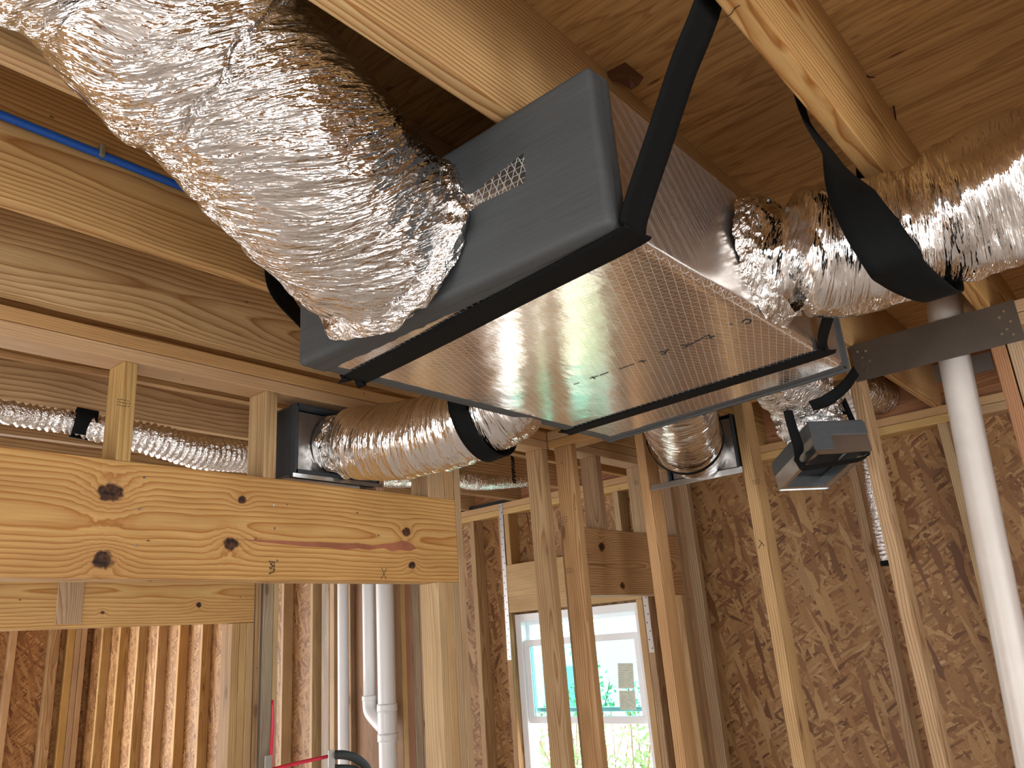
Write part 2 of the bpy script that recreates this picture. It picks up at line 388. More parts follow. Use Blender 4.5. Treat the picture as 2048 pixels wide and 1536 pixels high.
def webbing():
    m = NT('black_webbing'); tc = m.n('ShaderNodeTexCoord').outputs['UV']
    u, v, _ = m.sep(tc)[:3]
    w = m.math('MULTIPLY', m.math('SINE', m.math('MULTIPLY', u, 2600)), m.math('SINE', m.math('MULTIPLY', v, 2600)))
    n2 = m.noise(tc, 60, 3)
    m.l(m.bump(m.math('ADD', w, n2), .35, .0005), m.b.inputs['Normal'])
    m.b.inputs['Base Color'].default_value = (*srgb(11, 12, 12), 1); m.b.inputs['Roughness'].default_value = .75
    m.b.inputs['Specular IOR Level'].default_value = .12
    m.b.inputs['Sheen Weight'].default_value = 0
    return m.m
M_web = webbing()

def glass():
    m = NT('tinted_window_glass'); b = m.b
    b.inputs['Base Color'].default_value = (.42, .72, .72, 1); b.inputs['Roughness'].default_value = .0
    b.inputs['Transmission Weight'].default_value = 1.0; b.inputs['IOR'].default_value = 1.02
    return m.m
M_glass = glass()
def leaves():
    m = NT('shrub_leaf'); m.b.inputs['Base Color'].default_value = (*srgb(110, 150, 96), 1); m.b.inputs['Roughness'].default_value = .5
    rnd = m.n('ShaderNodeObjectInfo'); return m.m
M_leaf = leaves()
M_bark = simple('shrub_bark', srgb(120, 100, 80), .9)

# ------------------------------------------------------------------ lumber
def lumber(name, p0, p1, sec, mat, up=None, label=None, cat='board', group=None, parent=None, bev=.0028):
    """board from centre p0 to p1; sec=(thickness y, width z) in a frame whose z is `up`"""
    p0, p1 = Vector(p0), Vector(p1); ax = (p1 - p0); L = ax.length; ax.normalize()
    up = Vector(up or (0, 0, 1))
    yv = up.cross(ax).normalized(); zv = ax.cross(yv)
    c = (p0 + p1) / 2
    mw = Matrix(((ax.x, yv.x, zv.x, c.x), (ax.y, yv.y, zv.y, c.y), (ax.z, yv.z, zv.z, c.z), (0, 0, 0, 1)))
    o = bm_obj(name, box_bm(L, sec[0], sec[1], bev, 2), mat, parent, mw=mw)
    return tag(o, label, cat if label else None, group)
T = .038
def aabb(name, x, y, z, mat, axis, label=None, cat='board', group=None, parent=None, bev=.0028, wide=None):
    """board filling a world box; axis = its grain direction; local y is its thin side"""
    cx, cy, cz = sum(x) / 2, sum(y) / 2, sum(z) / 2; dx, dy, dz = x[1] - x[0], y[1] - y[0], z[1] - z[0]
    if axis == 'x':
        if dy <= dz: return lumber(name, (x[0], cy, cz), (x[1], cy, cz), (dy, dz), mat, (0, 0, 1), label, cat, group, parent, bev)
        return lumber(name, (x[0], cy, cz), (x[1], cy, cz), (dz, dy), mat, (0, 1, 0), label, cat, group, parent, bev)
    if axis == 'y':
        if dx <= dz: return lumber(name, (cx, y[0], cz), (cx, y[1], cz), (dx, dz), mat, (0, 0, 1), label, cat, group, parent, bev)
        return lumber(name, (cx, y[0], cz), (cx, y[1], cz), (dz, dx), mat, (1, 0, 0), label, cat, group, parent, bev)
    if dx <= dy: return lumber(name, (cx, cy, z[0]), (cx, cy, z[1]), (dx, dy), mat, (0, 1, 0), label, cat, group, parent, bev)
    return lumber(name, (cx, cy, z[0]), (cx, cy, z[1]), (dy, dx), mat, (1, 0, 0), label, cat, group, parent, bev)

# ================================================================== SHELL
x0, x1, y0, y1 = ROOM['x0'], ROOM['x1'], ROOM['y0'], ROOM['y1']
ZP, ZJ, ZT = 2.699, 2.775, 3.061
def slab(name, a, b, mat, kind='structure'):
    c = [(a[i] + b[i]) / 2 for i in range(3)]; s = [b[i] - a[i] for i in range(3)]
    return tag(bm_obj(name, box_bm(*s), mat, loc=c), kind=kind)
slab('floor', (x0 - .1, y0 - .1, -.1), (x1 + .02, y1 + .1, 0), M_floor)
slab('ceiling', (x0 - .1, y0 - .1, ZT + .0005), (x1 + .02, y1 + .1, ZT + .02), M_ply)
def wall_with_holes(name, axis, c0, c1, lo, hi, holes, mat):
    """panel wall in the plane axis=c with rectangular openings (a,b,zlo,zhi)"""
    bm = bmesh.new(); cuts = sorted({lo, hi, *[h[0] for h in holes], *[h[1] for h in holes]})
    zs = sorted({0.0, ZT, *[h[2] for h in holes], *[h[3] for h in holes]})
    for a, b in zip(cuts, cuts[1:]):
        run = None
        for za, zb in zip(zs, zs[1:]):
            m_, zm = (a + b) / 2, (za + zb) / 2
            if any(h[0] < m_ < h[1] and h[2] < zm < h[3] for h in holes): continue
            if axis == 'x': box_bm(c1 - c0, b - a, zb - za, bm=bm, c=((c0 + c1) / 2, m_, zm))
            else: box_bm(b - a, c1 - c0, zb - za, bm=bm, c=(m_, (c0 + c1) / 2, zm))
    bmesh.ops.remove_doubles(bm, verts=bm.verts, dist=1e-5)
    return tag(bm_obj(name, bm, mat), kind='structure')
WIN = dict(y0=2.335, y1=3.235, z0=.75, z1=2.094)
wall_with_holes('wall_far', 'x', 3.812, 3.824, y0, y1, [(WIN['y0'] - .0, WIN['y1'] + .0, WIN['z0'], WIN['z1'])], M_osb)
wall_with_holes('wall_back', 'x', x0 - .012, x0, y0, 3.49, BACK_OPEN, M_osb)
wall_with_holes('wall_rear_added', 'x', REAR_X - .012, REAR_X, 3.49, y1, REAR_OPEN, M_osb)  # added unseen wall; its nearer opening lights the far studs more
wall_with_holes('wall_divider_added', 'y', 3.49, 3.502, x0, REAR_X, [], M_osb)  # added unseen wall closing the jog to the nearer rear wall
wall_with_holes('wall_right', 'y', y0 - .012, y0, x0, x1, RIGHT_OPEN, M_osb)
wall_with_holes('wall_left', 'y', y1, y1 + .012, x0, x1, LEFT_OPEN, M_osb)

# ------------------------------------------------------------------ joists
JF = [-3.735, -3.33, -2.925, -2.52, -2.115, -1.71, -1.305, -.9, -.495, -.09, .315, .715, 1.12, 1.525, 1.935, 2.34, 2.745, 3.15, 3.555, 3.96, 4.365, 4.77, 5.175, 5.58]
jl = {.315: 'floor joist whose underside carries the tall black strap, right of the trunk box',
      .715: 'floor joist passing directly over the trunk box with its narrow edge lit',
      1.12: 'floor joist crossing behind the big foil duct at the upper left',
      1.525: 'floor joist with the blue pipe clipped along its face',
      1.935: 'floor joist with a large swirl knot just above the double top plate',
      2.34: 'first floor joist seen beyond the double top plate through the cripple openings',
      2.745: 'second floor joist seen beyond the top plate, behind the small flex duct',
      3.15: 'third floor joist beyond the top plate, just above the header top',
      -.09: 'floor joist at the far right above the pink-tinted studs'}
M_jknot = wood('joist_wood_swirl', srgb(210, 176, 128), srgb(160, 110, 64), 80, (.10, .0), vary=.05, cath=.06, knots=[])
M_jp = wood('joist_wood_straight', srgb(214, 178, 130), srgb(164, 112, 66), 130, (.04, .25), vary=.03, cath=.03, contrast=1.25)
for yf in JF:
    if yf < -3.6: continue
    m = {1.935: M_jknot, 2.745: M_jknot, .715: M_jp}.get(yf, M_joist)
    lb = jl.get(yf, 'floor joist of the unfinished ceiling outside the main view')
    xa, xb = (x0, 3.775)
    o = lumber('floor_joist', (xa, yf - T / 2, (ZJ + ZT) / 2), (xb, yf - T / 2, (ZJ + ZT) / 2), (T, ZT - ZJ), m, (0, 0, 1), lb, 'joist', 'ceiling joists')
tag(aabb('rim_board', (3.775, 3.811), (y0, y1), (ZJ, ZT), M_red, 'y'), 'reddish rim board closing the joist ends above the far wall', 'board')

# ------------------------------------------------------------------ wall A (header wall along x)
YA = 1.968; YB = YA + .089
def plates(name, x, y, axis, labels, mats=(None, None), cat='plate'):
    a = aabb(name, x, y, (ZP, ZP + T - .001), mats[0] or M_plate, axis, labels[0], cat)
    b = aabb(name, x, y, (ZP + T + .0005, ZJ - .0005), mats[1] or M_plate, axis, labels[1], cat)
    return a, b
plates('top_plate', (-4.19, 2.586), (YA, YB), 'x', ('lower board of the double top plate over the knotty header', 'upper board of the double top plate over the knotty header'))
HX1 = at(915, 1100, y=YA).x
HZ0, HZ1 = 2.148, 2.436
def hx(px, py=1050): return at(px, py, y=YA).x
HC = (-1.3 + HX1) / 2
kn = []
for (px, py, r) in ((222, 984, .027), (205, 1120, .023), (484, 1000, .013), (461, 1087, .021), (812, 1064, .016), (824, 1131, .014)):
    p = at(px, py, y=YA); kn.append((p.x - HC, p.z - (HZ0 + HZ1) / 2, r))
M_hdrA = wood('knotty_yellow_pine', srgb(216, 180, 120), srgb(176, 124, 68), 80, (.055, .02), vary=.02, cath=.05, knots=kn, rand=False)
hdr = empty('header_beam', (HC, YA, HZ0), 'wide knotty yellow pine header across the opening at left, with marker scribbles', 'beam')
hface = lumber('face_board', (-1.3, YA + T / 2, (HZ0 + HZ1) / 2), (HX1, YA + T / 2, (HZ0 + HZ1) / 2), (T, HZ1 - HZ0), M_hdrA, parent=hdr)
lumber('back_board', (-1.3, YA + T * 1.84, (HZ0 + HZ1) / 2), (HX1, YA + T * 1.84, (HZ0 + HZ1) / 2), (T, HZ1 - HZ0), M_joist, parent=hdr)
# red pitch streak and marker strokes on the header face
def strokes(name, pts_lists, w, mat, parent, nrm=(0, -1, 0), lift=.0006):
    vs, fs = [], []; nrm = Vector(nrm)
    for pts in pts_lists:
        pts = [Vector(p) for p in pts]
        for a, b in zip(pts, pts[1:]):
            d = (b - a).normalized(); s = d.cross(nrm) * w / 2; k = len(vs); a2 = a - d * w * .3; b2 = b + d * w * .3
            L = nrm * lift
            vs += [a2 - s, a2 + s, b2 + s, b2 - s, a2 - s + L, a2 + s + L, b2 + s + L, b2 - s + L]
            fs += [(k + 4, k + 5, k + 6, k + 7), (k, k + 1, k + 5, k + 4), (k + 1, k + 2, k + 6, k + 5), (k + 2, k + 3, k + 7, k + 6), (k + 3, k, k + 4, k + 7)]
    return mesh_obj(name, vs, fs, mat, parent)
A_ = lambda px, py: at(px, py, y=YA - .0002)
strokes('marker_cross', [[A_(763, 1136), A_(772, 1158)], [A_(773, 1137), A_(762, 1158)]], .0016, M_ink, hface)
strokes('marker_scribble', [[A_(537, 1122), A_(549, 1124), A_(540, 1129), A_(549, 1131), A_(538, 1136), A_(550, 1139), A_(540, 1146), A_(537, 1148), A_(548, 1145), A_(549, 1125)], [A_(540, 1124), A_(545, 1134), A_(540, 1140)]], .0016, M_ink, hface)
streak = []
M_pitch = simple('dark_red_pitch', srgb(150, 92, 66), .6, 0, 60, .3, .4, .25)
def flat_patch(name, poly, mat, parent, nrm=(0, -1, 0), lift=.0006):
    nrm = Vector(nrm); poly = [Vector(p) for p in poly]; n = len(poly)
    vs = poly + [p + nrm * lift for p in poly]
    fs = [tuple(range(n, 2 * n))] + [(i, (i + 1) % n, n + (i + 1) % n, n + i) for i in range(n)]
    return mesh_obj(name, vs, fs, mat, parent)
tp = [(472, 1078), (520, 1080), (560, 1081), (600, 1083), (640, 1084), (680, 1087), (715, 1086), (745, 1091), (765, 1088), (790, 1085), (806, 1081), (824, 1088), (833, 1097), (820, 1102), (800, 1100), (784, 1103), (768, 1096), (738, 1100), (716, 1097), (690, 1100), (655, 1095), (610, 1093), (560, 1088), (520, 1084)]
flat_patch('pitch_streak', [A_(*p) for p in tp], M_pitch, hface, lift=.0004)
def nail_heads(parent, pts, r=.0035, nrm=(0, -1, 0)):
    for p in pts:
        bm = bmesh.new(); bmesh.ops.create_cone(bm, cap_ends=True, segments=10, radius1=r, radius2=r, depth=.0016)
        q = Vector(nrm).to_track_quat('Z', 'Y').to_matrix().to_4x4()
        bm_obj('nail_head', bm, M_galv, parent, mw=Matrix.Translation(Vector(p) + Vector(nrm) * .0006) @ q)
nail_heads(hface, [A_(*p) for p in ((288, 955), (279, 1018), (272, 1091), (547, 1011), (549, 1057), (554, 1122), (757, 1071))])

def stud_y(name, px_face0, px_face1, py, yf, z, mat, label, cat='stud', group=None, depth=.089, parent=None):
    """stud in a wall along x: narrow face toward -y between two pixel columns"""
    a = at(px_face0, py, y=yf).x; b = at(px_face1, py, y=yf).x
    return aabb(name, (a, b), (yf, yf + depth), z, mat, 'z', label, cat, group, parent)
stud_y('cripple_stud', 232, 262, 917, YA, (HZ1, ZP), M_pale, 'first short cripple stud from the left on top of the knotty header', group='cripples over the knotty header')
stud_y('cripple_stud', 527, 552, 957, YA, (HZ1, ZP), M_pale, 'second short cripple stud, just left of the metal boot with black edges', group='cripples over the knotty header')
stud_y('cripple_stud', 753, 769, 985, YA, (HZ1, ZP), M_red, 'reddish short cripple stud at the right side of the wall boot', group='cripples over the knotty header')
stud_y('cripple_stud', 857, 889, 985, YA, (HZ1, ZP), M_pale, 'broad pale cripple block at the right end of the knotty header', group='cripples over the knotty header')
stud_y('cripple_stud', 889.5, 908, 985, YA, (HZ1, ZP), M_stud, 'brown cripple stud tight against the king stud at the header end', group='cripples over the knotty header')
xk = HX1 + .0005
aabb('king_stud', (xk, xk + .03), (YA, YB), (0, ZP), M_stud, 'z', 'full height king stud at the right end of the knotty header', 'stud')
for i, lb in enumerate(('trimmer stud under the knotty header right next to the king stud', 'middle trimmer stud of the three under the knotty header end', 'leftmost wide-grained trimmer stud of the three under the knotty header end')):
    b = HX1 - i * .0345; aabb('trimmer_stud', (b - .034, b), (YA, YB), (0, HZ0), (M_stud, M_pale, M_pale)[i], 'z', lb, 'stud', 'trimmers under the knotty header')
xe = 2.546
aabb('corner_stud', (xe - .002, xe + .036), (YA, YB), (0, ZP), M_stud, 'z', 'left post of the corner pair under the meeting top plates', 'stud')

# ------------------------------------------------------------------ wall C (open stud wall along y) and wall B
XC = 2.587; XC2 = XC + .089
plates('top_plate', (XC, XC2), (.70, YA - .001), 'y', ('lower board of the double top plate running from the corner toward the steel plate', 'upper board of the double top plate running from the corner toward the steel plate'))
plates('top_plate', (XC, XC2), (-3.5, .235), 'y', ('lower top plate board right of the steel plate', 'upper top plate board right of the steel plate'))
aabb('corner_stud', (XC + .0005, XC + T), (1.848, 1.935), (0, ZP), M_stud, 'z', 'right post of the corner pair under the meeting top plates, with grade stamp', 'stud')
for (a, b), m, lb in (((1.503, 1.541), M_stud, 'partition stud just left of the small round boot duct'), ((1.086, 1.124), M_stud, 'partition stud right of the small round boot duct, with pencil mark'),
                      ((.682, .716), M_stud, 'partition stud under the left end of the steel plate, with a black ring mark'),
                      ((.268, .306), M_red, 'pink-tinted stud under the right end of the steel plate'), ((.226, .2645), M_stud, 'brown stud doubled beside the pink-tinted one at the right edge')):
    aabb('partition_stud', (XC, XC2), (a, b), (0, ZP), m, 'z', lb, 'stud', 'open partition studs')
for yy in (-.14, -.55, -.95, -1.36, -1.77, -2.17, -2.6, -3.0):
    aabb('partition_stud', (XC, XC2), (yy, yy + T), (0, ZP), M_stud, 'z', 'partition stud out of view to the right', 'stud', 'open partition studs')
# steel strap plate over the gap for the vent pipe
sp = bm_obj('steel_plate', box_bm(.0025, .474, .126, .0006), M_steel, loc=(XC - .0022, .453, 2.714))
tag(sp, 'dark flat steel strap plate nailed across the gap in the top plate', 'plate')
for i, (dy, dz) in enumerate([(.215, .035), (.205, .012), (.19, .03), (.21, -.012), (.185, -.005), (.203, -.03), (-.205, .035), (-.19, .02), (-.215, .0), (-.2, -.02), (-.185, -.03), (-.212, -.04)]):
    bm = bmesh.new(); bmesh.ops.create_cone(bm, cap_ends=True, segments=10, radius1=.004, radius2=.0032, depth=.002)
    o = bm_obj('nail_head', bm, M_galv, sp, mw=Matrix.Translation((XC - .0042, .453 + dy, 2.714 + dz)) @ Matrix.Rotation(math.pi / 2, 4, 'Y'))
# wall B
YC = 1.915; YC2 = YC + .089
plates('top_plate', (XC2 + .0005, 3.722), (YC, YC2), 'x', ('lower top plate board of the short wall running from the corner to the outer wall', 'upper top plate board of the short wall running from the corner to the outer wall'))
hb = lumber('header_beam', (2.668, YC + T / 2, 2.233), (3.50, YC + T / 2, 2.233), (T, .277), M_hdrB, label='orange pine header with a grey patch and dark knot above the window view', cat='beam')
lumber('header_beam', (2.668, YC + T * 1.84, 2.233), (3.50, YC + T * 1.84, 2.233), (T, .277), M_joist, label='rear board behind the orange pine header, seen only from below', cat='beam')
aabb('cripple_stud', (2.862, 2.90), (YC, YC2), (2.372, ZP), M_stud, 'z', 'left cripple stud above the orange pine header, with a ring knot at its top', 'stud')
aabb('cripple_stud', (3.248, 3.286), (YC, YC2), (2.372, ZP), M_pale, 'z', 'right cripple stud above the orange pine header, with grade stamp', 'stud')
aabb('trimmer_stud', (2.668, 2.70), (YC, YC2), (0, 2.094), M_stud, 'z', 'trimmer stud under the left end of the orange pine header', 'stud')
aabb('trimmer_stud', (3.463, 3.50), (YC, YC2), (0, 2.094), M_pale, 'z', 'trimmer stud under the right end of the orange pine header', 'stud')
aabb('king_stud', (3.501, 3.539), (YC, YC2), (0, ZP), M_stud, 'z', 'full height stud at the right end of the orange pine header', 'stud')
aabb('king_stud', (3.542, 3.58), (YC, YC2), (0, ZP), M_stud, 'z', 'second full height stud right of the orange pine header, darkened with age', 'stud')
aabb('king_stud', (3.68, 3.718), (YC, YC2), (0, ZP), M_stud, 'z', 'end stud where the short wall meets the outer wall', 'stud')

# ------------------------------------------------------------------ far wall framing (x = 3.723)
XF = 3.722; XF2 = 3.811
for a, b, lab in ((y0, .62, 'right part'), (.622, 9.39, 'left part')):
    plates('top_plate', (XF, XF2), (a, b), 'y', ('lower top plate board on the outer wall, ' + lab, 'upper top plate board on the outer wall, ' + lab))
def fstud(y, m=M_stud, label=None, z=(0, ZP), name='wall_stud', w=T, x=XF):
    return aabb(name, (x, XF2), (y, y + w), z, m, 'z', label, 'stud', 'studs of the outer wall')
fy = lambda px, py=1300: at(px, py, x=XF).y
fstud(fy(1358, 1011) - .0, M_stud, 'outer wall stud right behind the short wall end')
fstud(1.08, M_stud, 'outer wall stud seen just left of the silver bathroom flex duct')
fstud(.672, M_pale, 'outer wall stud immediately left of the large white vent pipe')
for yy in (.265, -.14, -.55, -.95, -1.36, -1.77, -2.2, -2.6, -3.0, -3.4): fstud(yy, M_stud, 'outer wall stud to the right of the vent pipe')
# window framing
fstud(3.237, M_stud, 'full height stud left of the window, carrying a punched steel strap')
fstud(WIN['y0'] - .08, M_stud, 'full height stud right of the window')
aabb('trimmer_stud', (XF, XF2), (WIN['y0'] - .040, WIN['y0'] - .002), (0, 2.107), M_pale, 'z', 'trimmer stud directly against the right side of the window', 'stud')
aabb('window_header', (XF, XF + T), (WIN['y0'] - .040, 3.236), (2.107, 2.389), M_plate, 'y', 'pine header board over the window on the outer wall', 'beam')
aabb('window_header', (XF + .05, XF + .088), (WIN['y0'] - .040, 3.236), (2.107, 2.389), M_plate, 'y', 'rear board of the header over the window', 'beam')
for px, m_, lb in ((1009, M_plate, 'short cripple stud over the window header beside the punched steel strap'), (1232, M_pale, 'yellow cripple stud above the window header, seen between the two cripples of the short wall')):
    yy = at(px, 1060, x=XF).y; aabb('cripple_stud', (XF, XF2), (yy - T, yy), (2.3895, ZP), m_, 'z', lb, 'stud')
aabb('window_sill_board', (XF, XF2), (WIN['y0'] - .002, 3.236), (.70, .738), M_plate, 'y', 'rough sill board under the window', 'board')
fstud(fy(948, 1060), M_stud, 'outer wall stud just right of the king stud of the knotty header')
# left series, spaced 0.406
for i in range(7):
    fstud(6.437 + .41 * i, M_pale, 'lit outer wall stud seen edge-on under the low header, %s from the right' % ('first', 'second', 'third', 'fourth', 'fifth', 'sixth', 'seventh')[i])
YE0 = 6.0
def fpx(a, b, m, label, py=1300, x=XF, depth=None):
    ya, yb = at(b, py, x=x).y, at(a, py, x=x).y
    return aabb('wall_stud', (x, XF2 if depth is None else x + depth), (ya, yb), (0, ZP), m, 'z', label, 'stud', 'studs of the outer wall')
fpx(562, 566, M_pale, 'outer wall stud with bright edge, at the left of the broad lit panel strip')
fpx(620, 625, M_pale, 'outer wall stud with bright edge, at the right of the broad lit panel strip')
fpx(643, 658, M_grey, 'grey weathered stud left of the thin white pipe')
fpx(659, 668, M_plate, 'yellowish stud spliced beside the grey weathered one')
fpx(697, 701, M_stud, 'brown stud right of the thin white pipe')
fpx(712, 757, M_red, 'wide reddish board behind the branching white pipes', x=3.76)
fpx(787, 802, M_stud, 'stud directly right of the big white stack pipe, with a grade stamp')
fpx(802.5, 812, M_plate, 'second stud right of the big white stack pipe')
fpx(812.5, 825, M_red, 'narrow red-brown stud between pale ones right of the stack pipe')
fpx(825.5, 840, M_grey, 'speckled grey stud right of the stack pipe')
fpx(841, 846, M_stud, 'dark narrow stud just left of the trimmers of the knotty header')

# wall E (low header in the rear room, along x at y=3.4)
YE = 3.4
aabb('header_beam', (-1.6, at(508, 1250, y=YE).x), (YE, YE + T), (2.112, 2.398), wood('low_header_pine', srgb(220, 186, 128), srgb(182, 132, 78), 80, (.06, .02), vary=.02, cath=.05, rand=False,
     knots=[(at(15, 1175, y=YE).x - .25, .07, .012), (at(397, 1221, y=YE).x - .25, -.06, .012), (at(205, 1228, y=YE).x - .25, -.085, .008)]), 'x', 'lower pine header in the room beyond, visible below the knotty header', 'beam')
aabb('splice_block', (at(113, 1200, y=YE).x, at(166, 1200, y=YE).x), (YE - .006, YE - .0005), (2.128, 2.396), M_stud, 'z', 'upright splice block on the left part of the lower header', 'board')
tr = [(463, 478), (478.5, 492), (492.5, 507)]
for (a, b), lb in zip(tr, ('leftmost lit trimmer under the lower header', 'middle trimmer under the lower header', 'rightmost trimmer under the lower header')):
    aabb('trimmer_stud', (at(a, 1300, y=YE).x, at(b, 1300, y=YE).x), (YE, YE + .089), (0, 2.111), M_pale, 'z', lb, 'stud', 'trimmers under the lower header')
for (a, b), m, lb in (((509, 520), M_stud, 'narrow king stud at the right end of the lower header'), ((525, 545), M_grey, 'whitish weathered stud to the right of the lower header'), ((546, 556), M_plate, 'yellowish stud beside the whitish weathered one')):
    aabb('king_stud', (at(a, 1300, y=YE).x, at(b, 1300, y=YE).x), (YE, YE + .089), (0, ZP), m, 'z', lb, 'stud')
# left far wall studs (y = 9.3)
YL = 9.31
for (a, b), m, lb in (((19, 32), M_stud, 'leftmost stud on the panelled wall at the lower left'), ((99, 118), M_stud, 'second stud on the panelled wall at the lower left'),
                      ((134, 148), M_pale, 'first stud of the bundle in the lower left corner'), ((149, 160), M_stud, 'second stud of the bundle in the lower left corner'), ((161, 172), M_plate, 'third stud of the bundle in the lower left corner'),
                      ((-60, -46), M_stud, 'stud of the panelled wall outside the left edge')):
    aabb('wall_stud', (at(a, 1300, y=YL).x, at(b, 1300, y=YL).x), (YL, YL + .089), (0, ZP), m, 'z', lb, 'stud')
aabb('top_plate', (x0, XF - .001), (YL, YL + .089), (ZP, ZJ - .001), M_plate, 'x', 'top plate of the panelled wall at the lower left', 'plate')
# added back-wall openings: plain framing
for a, b, c, d in BACK_OPEN:
    for yy in (a - T, b): aabb('opening_stud', (x0, x0 + .089), (yy, yy + T), (0, ZJ), M_stud, 'z', 'stud beside an added wall opening behind the viewer', 'stud', 'studs of the rear openings')

for a, b, c, d in REAR_OPEN:
    for yy in (a - T, b): aabb('opening_stud', (REAR_X, REAR_X + .089), (yy, yy + T), (0, ZJ), M_stud, 'z', 'stud beside an added opening of the rear room', 'stud', 'studs of the rear openings')
# ================================================================== DUCTWORK
def spline(pts, n):
    P = [Vector(p) for p in pts]; P = [P[0] * 2 - P[1]] + P + [P[-1] * 2 - P[-2]]; out = []
    seg = len(P) - 3
    for k in range(n + 1):
        t = k / n * seg; i = min(int(t), seg - 1); t -= i; a, b, c, d = P[i:i + 4]
        out.append(.5 * ((2 * b) + (c - a) * t + (2 * a - 5 * b + 4 * c - d) * t * t + (3 * b - a - 3 * c + d) * t ** 3))
    return out
def lerp_list(L, t):
    x = t * (len(L) - 1); i = min(int(x), len(L) - 2); return L[i] * (1 - (x - i)) + L[i + 1] * (x - i)
def tube(name, pts, radii, mat, parent=None, step=.008, seg=None, amp=.0, crin=None, squash=None, clamp=None, seed=0, smooth=True, cap=False, rib=None, flat=False, ref=(0, 0, 1), wall=0):
    L = sum((Vector(b) - Vector(a)).length for a, b in zip(pts, pts[1:]))
    n = max(4, int(L / step)); C = spline(pts, n); R0_ = max(radii); seg = seg or max(16, int(2 * math.pi * R0_ / step))
    V = np.zeros((n + 1, seg, 3)); UV = np.zeros((n + 1, seg + 1, 2)); s = 0.0
    N = np.zeros((n + 1, seg, 3))
    for k in range(n + 1):
        tdir = (C[min(k + 1, n)] - C[max(k - 1, 0)]).normalized()
        if k: s += (C[k] - C[k - 1]).length
        a = Vector(ref); a = (a - tdir * a.dot(tdir)).normalized(); b = tdir.cross(a)
        r = lerp_list(radii, k / n)
        for j in range(seg):
            th = 2 * math.pi * j / seg; nd = a * math.cos(th) + b * math.sin(th)
            q = 1.0
            sx, sy = (squash(k / n) if squash else (1, 1))
            off = a * (math.cos(th) * r * sx) + b * (math.sin(th) * r * sy)
            V[k, j] = C[k] + off; N[k, j] = nd
        UV[k, :, 0] = s; UV[k, :, 1] = np.arange(seg + 1) / seg * 2 * math.pi * R0_
    kk = (np.arange(n + 1) / n)[:, None]; jj = np.arange(seg)[None, :]; th = 2 * math.pi * jj / seg
    ss = UV[:, :1, 0]
    cy = np.stack(np.broadcast_arrays(ss, R0_ * np.cos(th), R0_ * np.sin(th)), -1).reshape(-1, 3) + seed * 5.3
    disp = np.zeros((n + 1) * seg)
    if amp:
        # long creases that run round and slightly along the tube
        tw = np.stack([cy[:, 0] * 30 + 0, cy[:, 1] * 7 + cy[:, 0] * 8, cy[:, 2] * 7 + cy[:, 0] * 8], -1)
        disp += amp * (1.6 * (np.abs(vnoise(tw)) * 2 - .5) + .9 * vnoise(cy * 14) + .5 * (np.abs(vnoise(cy * 26 + 9)) * 2 - .4))
        disp += amp * 1.3 * vnoise(cy * 6 + 3)
    if rib:
        disp += rib[1] * np.sin(2 * math.pi * np.broadcast_to(ss, (n + 1, seg)) / rib[0] + .3 * np.sin(3 * th)).ravel()
    if crin is not None: disp += crin(np.broadcast_to(kk, (n + 1, seg)).ravel(), np.broadcast_to(th, (n + 1, seg)).ravel(), cy)
    Vf = V.reshape(-1, 3) + N.reshape(-1, 3) * disp[:, None]
    if clamp: Vf = clamp(Vf)
    V = Vf
    faces = []; uvl = []
    for k in range(n):
        for j in range(seg):
            j2 = (j + 1) % seg
            q = [k * seg + j, k * seg + j2, (k + 1) * seg + j2, (k + 1) * seg + j]; uq = [UV[k, j], UV[k, j + 1], UV[k + 1, j + 1], UV[k + 1, j]]
            if flat:
                if (k + j) % 2: faces += [(q[0], q[1], q[2]), (q[0], q[2], q[3])]; uvl += [uq[0], uq[1], uq[2], uq[0], uq[2], uq[3]]
                else: faces += [(q[0], q[1], q[3]), (q[1], q[2], q[3])]; uvl += [uq[0], uq[1], uq[3], uq[1], uq[2], uq[3]]
            else: faces.append(tuple(q)); uvl += uq
    if cap:
        for k in (0, n):
            f = tuple(k * seg + j for j in range(seg)); faces.append(f if k else f[::-1]); uvl += [UV[k, j] for j in (range(seg) if k else range(seg - 1, -1, -1))]
    return mesh_obj(name, V, faces, mat, parent, smooth, np.array(uvl))
